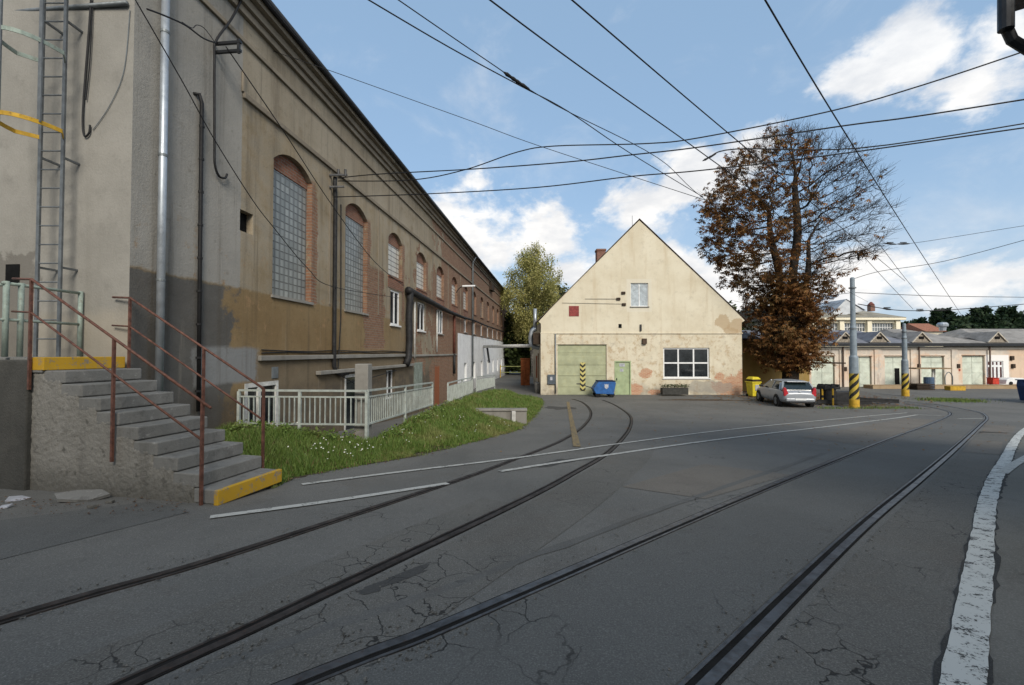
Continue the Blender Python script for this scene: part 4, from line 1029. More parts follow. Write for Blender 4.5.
MB().box(-hw,hw,-.25,.25,.1,.55).build('trough',M('dark_trough',(.05,.05,.045),.8),plb,bevel=.02)
m=MB()
for q in range(500): leafclump(m,(random.uniform(-hw,hw),random.uniform(-.28,.28),.68),.24,1,.05)
m.build('plants',M('trough_leaves',(.06,.08,.03),.7,.2,var=.4,scale=12,bump=0),plb)
bin_=thing('wheeled_bin','yellow wheeled bin with open dark lid slot at the house corner','bin',(P(755,390,29.4).x,29.6,0),.15)
m=MB(); m.v=[]; 
def frust(m,a,b,z0,z1,c,d):
    n=len(m.v); m.v+=[(-a,-b,z0),(a,-b,z0),(a,b,z0),(-a,b,z0),(-c,-d,z1),(c,-d,z1),(c,d,z1),(-c,d,z1)]
    m.f+=[(n,n+3,n+2,n+1),(n+4,n+5,n+6,n+7),(n,n+1,n+5,n+4),(n+1,n+2,n+6,n+5),(n+2,n+3,n+7,n+6),(n+3,n,n+4,n+7)]
frust(m,.25,.27,.05,.95,.31,.33); m.build('body',YELB,bin_,bevel=.03)
m=MB(); frust(m,.35,.37,.95,1.03,.35,.37); m.build('rim',YELB,bin_,bevel=.02)
m=MB(); frust(m,.27,.3,1.03,1.17,.27,.3); m.build('lid_opening',WOODDK,bin_,bevel=.02)
m=MB(); frust(m,.33,.36,1.17,1.34,.2,.25); m.build('lid',YELB,bin_,bevel=.04)
MB().box(-.1,.18,-.335,-.30,.45,.82).build('sticker',PAPER,bin_)
for xx in (-.27,.27): MB().lathe([(.02,-.03),(.09,-.03),(.1,0),(.09,.03),(.02,.03)],14,Matrix.Translation((xx,.27,.1))@Matrix.Rotation(rad(90),4,'Y')).build('wheel',TYRE,bin_)
# ochre outbuilding right of the house
ob=thing('ochre_outbuilding','low ochre-walled outbuilding in shade behind the chestnut tree','outbuilding',(hx1+.15,34,0))
OCH=plaster('ochre_plaster',(.25,.165,.05),(.32,.22,.08),(.24,.2,.13),.5,bump=.25)
m=MB(); m.quad((0,0,-.2),(6.6,0,-.2),(6.6,0,3.7),(0,0,4.0)); m.quad((6.6,0,-.2),(6.6,6,-.2),(6.6,6,3.7),(6.6,0,3.7)); m.quad((0,6,-.2),(0,0,-.2),(0,0,4.0),(0,6,4.0)); m.build('wall',OCH,ob)
m=MB(); m.v=[(-.1,-.5,3.95),(6.9,-.5,3.65),(6.9,6.2,3.85),(-.1,6.2,4.15),(-.1,-.5,4.12),(6.9,-.5,3.82),(6.9,6.2,4.02),(-.1,6.2,4.32)]; m.f=[(0,3,2,1),(4,5,6,7),(0,1,5,4),(1,2,6,5),(2,3,7,6),(3,0,4,7)]; m.build('roof',WOODDK,ob)
m=MB(); m.box(6.62,9.2,-.3,1.0,2.1,2.2); m.build('lean_to_board',WOODDK,ob)
# white gas pipe bridging the lane
a=P(484,346.5,40.5); b=P(533,345.8,34)
o=thing('lane_pipe','white pipe bridging the lane between the depot wall and the house','pipe',a)
MB().tube([(0,0,0),b-a],.14,10).build('pipe',WHITEPIPE,o,smooth=True); MB().bar((.3,-.1,-.1),(.5,-.1,-1.5),.18,.12).build('bracket',GUTTERM,o)
o=MB().box(-.38,.42,-.4,.4,0,2.35).box(-.42,.46,-.45,.45,2.35,2.43).box(-.03,.03,-.43,-.4,.3,2.2).build('orange_cabinet',ORANGE,None,bevel=.02); p=P(525,385,40); o.location=(p.x,40,0); tag(o,'tall orange-brown cabinet at the end of the lane beside the house','cabinet')
o=thing('lane_barrier','yellow-green tube barrier across the dark end of the lane','barrier',(P(514,380,52).x,52,0))
for z in (.6,1.3): MB().tube([(-1.6,0,z),(1.3,0,z)],.05,6).build('rail',M('barrier_paint',(.3,.32,.12)),o)
for xx in (-1.6,1.3): MB().tube([(xx,0,0),(xx,0,1.5)],.05,6).build('post',YEL,o)

# ------------------------------------------------------------------ car
car=thing('parked_car','silver hatchback car parked beside the chestnut tree, rear towards the road','car',(P(797,395,23.4).x+.2,23.45,float(zr(23.45))),rad(80))
SILV=M('silver_car_paint',(.29,.31,.335),.35,.5,.2,var=.02,scale=.5,bump=0); CGL=M('tinted_car_glass',(.012,.02,.022),.06,.7,bump=0,var=.1)
PLAST=M('dark_car_plastic',(.02,.02,.022),.6,.3,bump=0); LIGHTR=M('red_tail_light',(.45,.02,.03),.2,.6,bump=0,var=.1)
def loft(m,secs,close=True):
    n=len(m.v); k=len(secs[0])
    for s in secs: m.v+=[tuple(p) for p in s]
    for i in range(len(secs)-1):
        for j in range(k): m.f.append((n+i*k+j,n+i*k+(j+1)%k,n+(i+1)*k+(j+1)%k,n+(i+1)*k+j))
    m.f.append(tuple(n+j for j in reversed(range(k)))); m.f.append(tuple(n+(len(secs)-1)*k+j for j in range(k)))
def bsec(u,zb,zt,hw,crown=.03):
    h=[(hw*.86,zb),(hw*.98,zb+.12),(hw,zb+(zt-zb)*.5),(hw*.97,zt-.1),(hw*.9,zt)]
    return [(u,y,z) for y,z in h]+[(u,0,zt+crown)]+[(u,-y,z) for y,z in reversed(h)]+[(u,0,zb)]
m=MB(); loft(m,[bsec(a,*b) for a,b in ((-.02,(.42,.72,.62)),(.0,(.36,.78,.72)),(.1,(.28,.90,.83)),(.3,(.24,.96,.875)),(1.0,(.2,.97,.89)),(2.2,(.2,.95,.89)),(3.0,(.2,.93,.885)),(3.6,(.22,.86,.86)),(4.0,(.25,.74,.80)),(4.18,(.3,.62,.68)),(4.22,(.36,.55,.6)))])
m.build('body',SILV,car,smooth=True,sub=2,fix=True)
def gsec(u0,u1,z,hw): return [(u0,-hw*.9,z),(u0+.06,-hw,z),((u0+u1)/2,-hw*1.01,z),(u1-.15,-hw,z),(u1,-hw*.8,z),(u1,hw*.8,z),(u1-.15,hw,z),((u0+u1)/2,hw*1.01,z),(u0+.06,hw,z),(u0,hw*.9,z)]
m=MB(); loft(m,[gsec(.14,3.2,.86,.80),gsec(.18,3.05,.95,.785),gsec(.38,2.55,1.2,.69),gsec(.54,2.2,1.35,.62)]); m.build('window_glass',CGL,car,fix=True)
m=MB(); loft(m,[gsec(.40,2.3,1.335,.645),gsec(.46,2.2,1.385,.62),gsec(.64,2.0,1.435,.52),gsec(.9,1.7,1.45,.3)]); m.build('roof',SILV,car,smooth=True,sub=1,fix=True)
MB().box(.30,.58,-.52,.52,1.355,1.39).build('roof_spoiler',SILV,car,bevel=.02)
for s in (-1,1):
    m=MB(); m.bar((.24,s*.765,.93),(.50,s*.625,1.36),.09,.09).bar((.42,s*.785,.93),(.62,s*.655,1.30),.16,.04); m.build('rear_pillar',SILV,car)
    m=MB(); m.bar((1.55,s*.78,.95),(1.5,s*.645,1.35),.07,.05).bar((3.05,s*.72,.94),(2.2,s*.57,1.36),.07,.06); m.build('door_pillar',SILV,car)
    m=MB(); m.prism([(s*.52,.66),(s*.78,.62),(s*.79,.98),(s*.74,1.1),(s*.66,1.02)],'x',.0,.22); m.build('tail_light',LIGHTR,car,bevel=.02,fix=True)
    m=MB(); m.box(2.62,2.8,min(s*.86,s*1.04),max(s*.86,s*1.04),.93,1.06); m.build('wing_mirror',PLAST,car,bevel=.03)
    MB().box(1.62,1.8,s*.893-.012,s*.893+.012,.78,.81).build('door_handle',SILV,car)
    for u in (.78,3.35):
        R=Matrix.Translation((u,s*.79,.31))@Matrix.Rotation(rad(90),4,'X')
        MB().lathe([(.05,-.1),(.37,-.1),(.37,.1),(.05,.1)],24,R).build('wheel_arch',PLAST,car)
        R=Matrix.Translation((u,s*.815,.31))@Matrix.Rotation(rad(90),4,'X')
        wh=MB().lathe([(.19,-.1),(.28,-.1),(.31,-.06),(.31,.06),(.28,.1),(.19,.1)],28,R).build('wheel',TYRE,car,smooth=False)
        m=MB(); R2=Matrix.Translation((u,s*.905,.31))
        m.lathe([(.17,-.01),(.205,-.01),(.205,.012),(.17,.012)],24,R2@Matrix.Rotation(rad(90),4,'X')); m.lathe([(.0,-.01),(.05,-.01),(.05,.015),(.0,.015)],12,R2@Matrix.Rotation(rad(90),4,'X'))
        for q in range(5):
            a=q*2*math.pi/5; m.bar(R2@Vector((.04*math.cos(a),0,.04*math.sin(a))),R2@Vector((.19*math.cos(a),0,.19*math.sin(a))),.02,.05)
        m.build('rim',ZINC,wh)
MB().box(-.06,.05,-.70,.70,.34,.52).build('bumper',SILV,car,bevel=.05); MB().box(-.045,.06,-.55,.55,.26,.338).build('bumper_skirt',PLAST,car,bevel=.02)
MB().box(-.075,-.06,-.26,.26,.42,.52).build('license_plate',WHITEF,car); MB().box(-.02,.0,-.06,.06,.83,.9).build('emblem',ZINC,car,bevel=.02)
# ------------------------------------------------------------------ striped catenary poles
def hazard():
    t=NT('black_yellow_hazard_stripes',.65,.3); x=t.xyz()
    a=t.math('ARCTAN2',x[1],x[0]); f=t.math('FRACT',t.sub(t.mul(x[2],1/.46),t.mul(a,.477465)))
    c=t.mix(t.ss(f,.48,.52),(.5,.36,.05),(.02,.02,.018)); c=t.mix(t.mul(t.ss(t.noise(9,5,.7),.55,.7),.5),c,(.16,.13,.08)); t.color(c); return t.m
HAZ=hazard()
def pole(label,px,Y,top,r0,h1,h2,lean=0):
    b=P(px,400,Y); e=thing('catenary_pole',label,'pole',(b.x,Y,float(zr(Y))),0,'striped catenary poles')
    MB().lathe([(r0*1.06,0),(r0*1.06,.42),(r0,.45),(r0,.46)],20).build('yellow_foot',YEL,e,smooth=False)
    MB().lathe([(r0,.46),(r0,h1)],20).build('striped_base',HAZ,e,smooth=False)
    MB().lathe([(r0,h1),(r0,h1+.02),(r0*.95,h2),(r0*.72,h2+.12),(r0*.7,h2+1.6),(r0*.55,h2+1.7),(r0*.5,top-.05),(r0*.3,top)],20).build('shaft',POLEM,e,smooth=False)
    m=MB()
    for z in (h2+1.5,top-.6): m.lathe([(r0*.72,z),(r0*.8,z),(r0*.8,z+.06),(r0*.72,z+.06)],16)
    m.build('pole_band',ZINC_D,e)
    return e
pole('tall grey catenary pole with black and yellow striped base nearest the parked car',854.3,23.6,7.0,.215,1.84,2.7)
pole('shorter grey catenary pole with striped base in front of the shed gates',905.5,30,4.95,.2,1.55,2.4)
# ------------------------------------------------------------------ dark material heap between car and pole
for (px,Y,ww,dd,h,lab) in ((828,25.2,.62,.5,1.05,'tall dark crate under a black tarp right of the parked car'),(842,25.6,1.25,.6,.72,'long low dark crate between the yellow posts and the striped pole')):
    p=P(px,395,Y); e=thing('dark_crate',lab,'crate',(p.x,Y,0),.1)
    MB().box(-ww/2,ww/2,-dd/2,dd/2,.08,h).build('crate',BLACKPIPE,e,bevel=.05)
    m=MB(); 
    for xx in (-ww/2+.1,ww/2-.1): m.box(xx-.05,xx+.05,-dd/2-.02,dd/2+.02,0,.079)
    m.build('skid',TIMBER,e)
    if h>1:
        m=MB(); pts=[]
        for q in range(9): pts.append((-.45+.9*q/8,1.08+.12*math.sin(q*1.7)))
        m.prism([(-.48,.86)]+pts+[(.5,.9)],'y',-.33,.3); m.build('tarp',BLACK,e,bevel=.03,fix=True)
for k,(a,b,Y0,Y1,lab) in enumerate((((817,398),(872,401),25.0,24.6,'dark rail lying nearest the road beside the striped pole'),((820,392),(899,403.5),26.4,25.2,'long dark rail reaching past the striped pole to the right'),((826,396),(885,400.5),25.9,25.3,'dark rail lying between the two other rails by the pole'))):
    p=P(a[0],a[1],Y0); q=P(b[0],b[1],Y1); p.z=.1+.1*k+float(zr(Y0)); q.z=.09+float(zr(Y1))
    d=q-p; m=MB(); m.bar((0,0,0),d,.15,.03).bar((0,0,.09),d+Vector((0,0,.09)),.03,.16).bar((0,0,.18),d+Vector((0,0,.18)),.08,.05)
    o=m.build('loose_rail',BLACKPIPE,None); o.location=p; tag(o,lab,'rail','loose dark rails lying by the striped pole')
for px,Y,h,lab in ((833,24.6,.95,'thin yellow and black post in front of the dark crates'),(822.5,25.0,.9,'thin yellow post close to the right of the car')):
    p=P(px,400,Y); e=thing('marker_post',lab,'post',(p.x,Y,float(zr(Y)))); MB().tube([(0,0,0),(0,0,h)],.045,8).build('tube',YEL,e); MB().tube([(0,0,h*.45),(0,0,h*.62)],.047,8).build('black_band',BLACK,e); MB().box(-.1,.1,-.1,.1,-.02,.03).build('foot',ZINC_D,e)
# kerb bed of the pole
m=MB(); c=[G(*p) for p in ((838,405.5),(870,408.5),(902,408),(903,405.5),(870,404))]
m.poly([(p.x,p.y,p.z+.012) for p in c]); tag(m.build('kerb_bed',M('dry_kerb_bed',(.13,.115,.085),.95,.1,var=.3,bump=.4)),kind='structure')
# ------------------------------------------------------------------ long low shed with gates
YS=38.0
def SP(px,py,Y=None): return P(px,py,Y or YS)
sx0=SP(770,350).x; sx1=SP(1130,350).x
shed=thing('tram_shed','long low tram shed with pale green gates, peach plaster and gablets on its roof','shed',(sx0,YS,0))
def sx(px): return SP(px,350).x-sx0
def sz(py): return SP(900,py).z
def _shed(t,c,x):
    X,Z=x[0],x[2]; n2=t.noise(1.1,6,.65); n3=t.noise(5,5,.7)
    c=t.mix(t.mul(t.ss(t.noise(.5,6,.7),.5,.58),.8),c,(.62,.45,.33))
    c=t.mix(t.mul(t.ss(t.noise(.9,6,.7),.56,.62),.75),c,(.48,.45,.40))
    c=t.mix(t.mul(t.mul(t.ss(Z,2.75,2.9),t.ss(n2,.35,.55)),.75),c,(.45,.42,.38))
    c=t.mix(t.mul(t.ss(t.noise(.8,5,.6,vec=t.vmul(t.P(),(2.5,1,.5))),.6,.66),.5),c,(.33,.24,.19))
    right=t.ss(X,sx(1008),sx(1011)); c=t.mix(t.mul(right,.6),c,(.6,.42,.29))
    wp=t.mul(t.band(X,sx(985.5),sx(1008.5),.04),t.band(Z,-.1,sz(355),.04)); c=t.mix(wp,c,(.78,.76,.74))
    return c
SHEDM=plaster('peach_grey_plaster',(.60,.53,.45),(.68,.59,.49),(.37,.31,.26),.5,_shed,bump=.2)
ztop=sz(346.5)
gates=[]
for a,b,tp in ((811,834.5,356),(850,871.3,356.5),(884.5,904,356.3),(921,944,356.3),(962,984.5,355.8)): gates.append((sx(a),sx(b),-.2,sz(tp)))
wd=(sx(987.5),sx(1003),sz(379),sz(361))
m=MB(); holewall(m,0,sx1-sx0,-.2,ztop,gates+[wd],.3); m.build('front_wall',SHEDM,shed)
m=MB(); m.quad((0,12,-.2),(0,0,-.2),(0,0,ztop),(0,12,ztop)); m.quad((sx1-sx0,0,-.2),(sx1-sx0,12,-.2),(sx1-sx0,12,ztop),(sx1-sx0,0,ztop)); m.build('side_wall',SHEDM,shed)
GATEP=M('bleached_green_gate',(.60,.65,.56),.75,.2,var=.12,scale=1.3,dirt=(.42,.36,.27),dirtamt=.35)
for q,(a,b,c,d) in enumerate(gates):
    mid=(a+b)/2; m=MB(); m.box(a+.02,mid-.012,.16,.22,-.15,d-.02).box(mid+.012,b-.02,.16,.22,-.15,d-.02)
    g=m.build('gate',GATEP,shed,bevel=.01); m=MB()
    for (u,v) in ((a+.08,mid-.07),(mid+.07,b-.08)):
        for z in (.2,1.2,2.1): m.box(u,v,.135,.159,z,z+.08)
        m.bar((u,.146,.25),(v,.146,1.2),.02,.07)
    m.build('gate_brace',GATEP,g)
    MB().box(a-.05,b+.05,-.03,-.003,d,d+.07).build('gate_lintel',M('rust_lintel',(.2,.13,.09)),g)
    if q==2: MB().box(b-.72,b-.32,.12,.158,.15,1.6).build('open_wicket',DARK,g)
window(shed,*wd,.06,4,2,fw=.07,mw=.09,splits=(.72,),gm=M('red_dark_glass',(.09,.03,.03),.2,.5,bump=0))
m=MB()
for px in (842.5,876,911,950,): pass
for px in (822+22-2,877,913,954): MB().box(sx(px)-.28,sx(px)+.28,-.08,-.003,-.1,ztop-.25).build('pilaster',SHEDM,shed,bevel=.02)
MB().box(0,sx1-sx0,-.12,-.004,ztop-.26,ztop-.02).build('cornice',plaster('shed_cornice',(.38,.35,.3),(.46,.42,.36),(.3,.26,.2)),shed,bevel=.02)
MB().box(-.2,sx1-sx0,-.5,-.12,sz(346.3),sz(343.4)).build('gutter',GUTTERM,shed,bevel=.03)
for px in (841.5,917,987.5): MB().tube([(sx(px),-.2,ztop),(sx(px),-.16,0)],.06,7).build('downpipe',M('rusty_downpipe',(.14,.10,.08)),shed)
for px,py in ((844,369),(917.5,366),(1011,358),(1012,366),(957,366)):
    MB().box(sx(px)-.13,sx(px)+.13,-.15,-.003,sz(py)-.18,sz(py)+.18).build('wall_box',WOODDK,shed,bevel=.02)
MB().box(sx(953),sx(959.5),-.05,-.003,sz(371),sz(368.7)).build('red_plate',M('red_plate',(.42,.1,.06)),shed)
SHR=M('grey_shed_roof',(.28,.265,.245),.8,.2,var=.18,scale=1.5,dirt=(.14,.1,.08),dirtamt=.5); SHB=M('blue_grey_slate_roof',(.185,.19,.215),.7,.3,var=.15,scale=2)
def roofsec(xa,xb,zr_,mat,hipL,hipR,dep=9):
    ze=sz(343.2); y0=-.5; yr=dep/2
    m=MB(); a=(xa,y0,ze); b=(xb,y0,ze); c=(xb,dep,ze); d=(xa,dep,ze); r0=(xa+hipL,yr,zr_); r1=(xb-hipR,yr,zr_)
    m.quad(a,b,r1,r0); m.quad(c,d,r0,r1); m.poly([b,c,r1]); m.poly([d,a,r0]); m.quad(a,d,c,b)
    o=m.build('roof',mat,shed)
    return o
roofsec(-.2,sx(914),P(860,330,YS+4).z,SHB,0,1.5); roofsec(sx(912),sx(986.5),P(950,328.8,YS+4).z,SHR,1.5,3.2); roofsec(sx(985),sx1-sx0+.2,P(1000,328.6,YS+4).z,SHR,2.5,0)
m=MB()
GABL=M('gablet_boards',(.55,.50,.42),.8,.2,var=.2,scale=6)
for px in (841.5,875.5,917,992):
    xm=sx(px); w2=.72; zb=sz(342.4); zt=sz(333); g=MB()
    yb=-.42
    o=MB(); o.poly([(xm-w2,yb,zb),(xm+w2,yb,zb),(xm,yb,zt)]); go=o.build('gablet',M('gablet_face',(.30,.26,.21),.8,.2,var=.25,scale=7) if px==841.5 else bpy.data.materials['gablet_face'],shed)
    g.bar((xm-w2-.12,yb-.06,zb),(xm,yb-.06,zt+.06),.10,.07).bar((xm+w2+.12,yb-.06,zb),(xm,yb-.065,zt+.06),.10,.07); g.build('barge_board',GABL,go)
    g=MB(); g.quad((xm-w2-.12,yb-.1,zb+.04),(xm,yb-.1,zt+.12),(xm,yb+3.6,zt+.12),(xm-w2-.12,yb+.4,zb+.04)); g.quad((xm,yb-.1,zt+.12),(xm+w2+.12,yb-.1,zb+.04),(xm+w2+.12,yb+.4,zb+.04),(xm,yb+3.6,zt+.12)); g.build('gablet_roof',SHB if px<900 else SHR,go)
    MB().box(xm-.22,xm+.22,yb-.03,yb-.003,zb+.28,zb+.5).build('vent_opening',DARK,go)
# turbine vent on the shed roof
c=P(942.5,325,YS+4.5); MB().lathe([(.25,0),(.28,.35),(.42,.4),(.45,.6),(.32,.78),(.08,.82)],14,Matrix.Translation((c.x-sx0,4.5,c.z-.55))).build('roof_vent',ZINC,shed,smooth=False)
# hall with clerestory behind the shed
YB=50.0
hall=thing('clerestory_hall','taller cream hall with clerestory windows and grey hipped roof behind the shed','hall',(P(790,330,YB).x,YB,0))
ho=hall.location.x; kx=lambda px,Y=YB: P(px,330,Y).x-ho; kz=lambda py,Y=YB: P(850,py,Y).z
CREAM=plaster('cream_hall_plaster',(.76,.70,.54),(.82,.76,.6),(.5,.44,.3),.3,bump=.1)
wins=[]
for a,b in ((816.5,838.5),(843.5,866),(871,894.3)): wins.append((kx(a),kx(b),kz(331.5),kz(323)))
m=MB(); holewall(m,0,kx(900),-.2,kz(317.8),wins,.3); m.quad((kx(900),0,-.2),(kx(900),16,-.2),(kx(900),16,kz(317.8)),(kx(900),0,kz(317.8))); m.quad((0,16,-.2),(0,0,-.2),(0,0,kz(317.8)),(0,16,kz(317.8))); m.build('wall',CREAM,hall)
for wv in wins: window(hall,*wv,.2,9,2,fw=.04,mw=.025,gm=GLASS_B)
MB().box(-.3,kx(900)+.35,-.45,-.003,kz(320.2),kz(317.6)).build('eave_board',CREAM,hall,bevel=.03)
for px in (814,841,868.5,897): MB().box(kx(px)-.25,kx(px)+.25,-.2,-.004,kz(333),kz(320.3)).build('pilaster',CREAM,hall,bevel=.02)
m=MB(); ze=kz(317.6); xr=kx(900)+.4; zr_=P(870,305.5,YB+8).z; a=(-.4,-.5,ze);b=(xr,-.5,ze);c=(xr,16.5,ze);d=(-.4,16.5,ze); r0=(-.4,8,zr_); r1=(xr-3.0,8,zr_)
m.quad(a,b,r1,r0); m.quad(c,d,r0,r1); m.poly([b,c,r1]); m.poly([d,a,r0]); m.build('roof',M('brown_grey_roof',(.27,.25,.20),.85,.2,var=.15,scale=1.2),hall)
# glazed cross gable on the hall roof
m=MB(); xg=kx(847,YB+1.6)-.5; zg0=kz(317.4); zg1=P(847,299,YB+1.6).z; wg=2.3
m.quad((xg-wg,1,zg0-.1),(xg+.5,1.6,zg1),(xg+.5,14,zg1),(xg-wg,14,zg0-.1)); m.quad((xg+.5,1.6,zg1),(xg+wg,1,zg0+.9),(xg+wg,14,zg0+.9),(xg+.5,14,zg1)); m.poly([(xg-wg,1.2,zg0-.1),(xg+wg,1.2,zg0+.9),(xg+.5,1.7,zg1)])
cg=m.build('cross_gable',M('pale_zinc_roof',(.33,.35,.37),.5,.4,.2,var=.1,scale=1),hall)
for k in range(3):
    x0=xg-wg*.75+k*1.3; zz=lambda xx: zg0-.1+(xx-xg+wg)/(wg+.5)*(zg1-zg0+.1)+.03
    f=MB(); f.quad((x0,4,zz(x0)),(x0+.7,4,zz(x0+.7)),(x0+.7,12,zz(x0+.7)),(x0,12,zz(x0))); f.build('skylight',M('skylight_glass',(.5,.55,.58),.15,.6,bump=0) if k==0 else bpy.data.materials['skylight_glass'],cg)
cc=P(871,303,YB+8); MB().box(cc.x-ho-.3,cc.x-ho+.3,7.7,8.3,cc.z-1.1,cc.z-.35).build('chimney',BRICKCH,hall,bevel=.03)
MB().lathe([(.32,0),(.40,.1),(.25,.3),(.08,.5)],10,Matrix.Translation((cc.x-ho,8,cc.z-.35))).build('chimney_hood',M('red_brown_hood',(.17,.06,.045)),hall)
# far house with red roof
fh=thing('far_house','small far house with a reddish roof peeping over the shed','house',(P(918,328,80).x,80,0))
m=MB(); m.box(-1.6,1.6,-3,3,-.2,6.6); m.build('wall',CREAM,fh)
zt=P(918,323.5,80).z; m=MB(); m.quad((-1.9,-3.5,6.6),(1.9,-3.5,6.6),(1.9,0,zt),(-1.9,0,zt)); m.quad((1.9,3.5,6.6),(-1.9,3.5,6.6),(-1.9,0,zt),(1.9,0,zt)); m.poly([(-1.9,-3.5,6.6),(-1.9,0,zt),(-1.9,3.5,6.6)]); m.poly([(1.9,-3.5,6.6),(1.9,3.5,6.6),(1.9,0,zt)]); m.build('roof',M('red_tile_roof',(.3,.13,.08)),fh)
# platform edge, canopy, barrel, pallets in front of the shed
o=MB().box(0,26,-.5,.5,-.1,.28).box(0,26,-.52,-.4,.281,.31).build('loading_kerb',plaster('rusty_concrete',(.3,.21,.12),(.37,.28,.18),(.2,.11,.06),.6,bump=.4),None,bevel=.02); o.location=(P(868,390,36.4).x,36.4,0); tag(o,'long rust stained loading kerb running before the shed gates','kerb')
e=thing('flat_canopy','flat board canopy on one thin post before a shed gate','canopy',(P(933,385,36).x,36,0))
m=MB(); m.box(-1.8,1.1,-.5,.5,1.62,1.72); m.build('board',TIMBER,e,bevel=.01); MB().tube([(0,0,0),(0,0,1.62)],.07,8).build('post',WHITEPIPE,e); MB().tube([(.35,.2,0),(.35,.2,1.62)],.05,8).build('post',WHITEPIPE,e)
e=thing('steel_drum','blue-grey steel drum under the flat canopy','drum',(P(929,388,35.6).x,35.6,0)); MB().lathe([(.3,0),(.33,.02),(.33,.3),(.345,.32),(.33,.34),(.33,.6),(.345,.62),(.33,.64),(.33,.95),(.3,.97)],18).build('drum_body',M('drum_paint',(.07,.12,.2),.6,.3,dirt=(.15,.08,.04)),e)
e=thing('timber_pallet','dark stack of timber left of the steel drum','pallet',(P(920.5,391,35.3).x,35.3,0))
for k in range(4): MB().box(-.7,.7,-.5,.5,.02+k*.12,.1+k*.12).build('board',WOODDK,e)
o=MB().box(-.6,.6,-.25,.25,0,.3).box(-.62,.62,-.27,.27,.3,.34).build('ochre_block',YEL,None,bevel=.03); o.location=(P(955,391,34.5).x,34.5,0); tag(o,'low ochre yellow block on the yard before the shed','block')
e=thing('red_crate','small red crate on the loading kerb by the white door','crate',(P(993,384,37).x,37,.3)); m=MB(); m.box(-.27,.27,-.25,.25,0,.5); m.build('box',M('red_crate_paint',(.5,.05,.03)),e,bevel=.03); MB().box(-.3,.3,-.28,.28,.5,.55).build('lid',M('red_crate_lid',(.4,.04,.03)),e)
e=thing('white_trailer','low white covered trailer right of the red crate','trailer',(P(1010,385,37).x,36.9,0.3)); MB().prism([(-.9,.05),(.9,.05),(.8,.4),(.5,.55),(-.5,.55),(-.8,.4)],'y',-.4,.4).build('cover',WHITEF,e,bevel=.03,fix=True); 
for xx in (-.5,.5): MB().lathe([(.02,-.05),(.14,-.05),(.14,.05),(.02,.05)],14,Matrix.Translation((xx,-.4,.12))@Matrix.Rotation(rad(90),4,'X')).build('wheel',TYRE,e)
m=MB(); p=P(957,386,37.4)
e=thing('bicycle_stand','bent tube stand before the pale gate','stand',(P(949,386,37.2).x,37.2,.25)); MB().tube(catmull([(-.3,0,0),(-.3,0,.7),(0,0,1.05),(.3,0,.7),(.3,0,0)],5),.04,6).build('tube',ZINC_D,e)
# ------------------------------------------------------------------ skip at the right edge
p=P(1010,400,25); e=thing('waste_skip','dark blue waste skip at the right edge of the yard','skip',(P(1038,400,25.2).x+1.3,25.6,0))
m=MB(); m.prism([(-.85,.1),(2.0,.1),(2.5,1.05),(2.5,1.3),(-1.0,1.3),(-1.05,1.0)],'y',-.9,.9); m.build('skip_body',SKIPM,e,bevel=.03,fix=True)
for k in range(4): MB().box(-.6+k*.8,-.5+k*.8,-.96,-.9,.15,1.25).build('rib',SKIPM,e)
MB().box(-1.06,2.55,-.95,.95,1.3,1.36).build('rim',SKIPM,e,bevel=.02)
m=MB(); 
for q in range(0): 
    a=Vector((random.uniform(-.7,1.9),random.uniform(-.6,.6),1.3)); m.bar(a,a+Vector((random.uniform(-.5,.5),random.uniform(-.3,.3),random.uniform(.05,.4))),.12,.04)
m.bar((-.6,-.3,1.3),(.4,-.1,1.55),.12,.04).bar((-.5,.1,1.32),(.3,-.5,1.5),.1,.05).bar((.2,-.4,1.3),(.0,.3,1.62),.12,.05); m.build('scrap_load',TIMBER,e)
# ------------------------------------------------------------------ eave corner of the building beside the camera (right)
nb=thing('neighbour_building','dark eave and swan-neck downpipe of the building at the right edge','building',(6.55,5.0,0))
NBM=plaster('neighbour_plaster',(.3,.28,.23),(.36,.33,.28),(.2,.18,.15),.4)
m=MB(); m.quad((0,-5,1.0),(0,-5,7.4),(0,0,7.4),(0,0,1.0)); m.quad((0,0,1.0),(0,0,7.4),(6,0,7.4),(6,0,1.0)); m.quad((6,-5,1.0),(0,-5,1.0),(0,-5,7.4),(6,-5,7.4)); m.build('wall',NBM,nb)
RWX=6.55; RY=5.0
m=MB(); m.quad((-24,-13,1),(-24,-13,10.5),(0.2,-13,10.5),(.2,-13,1)); m.quad((-24,-25,1),(-24,-25,10.5),(-24,-13,10.5),(-24,-13,1)); m.quad((.2,-13,1),(.2,-13,10.5),(6,-13,10.5),(6,-13,1)); m.quad((6,-25,1),(-24,-25,1),(-24,-25,10.5),(6,-25,10.5)); m.quad((-24,-13,10.5),(-24,-25,10.5),(6,-25,10.5),(6,-13,10.5)); m.build('unseen_shading_wing',NBM,nb)  # unseen wing behind the camera, added to shade the foreground
m=MB(); ez=P(1012,0,4.6).z
m.v=[(-.52,-5.4,7.15),(-.52,.35,7.15),(6,.35,9.2),(6,-5.4,9.2),(-.52,-5.4,7.3),(-.52,.35,7.3),(6,.35,9.35),(6,-5.4,9.35)]; m.f=[(0,1,2,3),(7,6,5,4),(0,4,5,1),(1,5,6,2),(3,2,6,7),(0,3,7,4)]; m.build('roof',WOODDK,nb,fix=True)
Yp=5.0
q=[P(1006,-60,Yp),P(1006,-10,Yp),P(1006,27,Yp),P(1012,40,Yp),P(1030,51,Yp),P(1050,62,Yp),P(1056,90,Yp),P(1058,400,Yp)]
MB().tube([v-Vector((6.55,5,0)) for v in q],.055,12).build('downpipe',GUTTERM,nb,smooth=False)
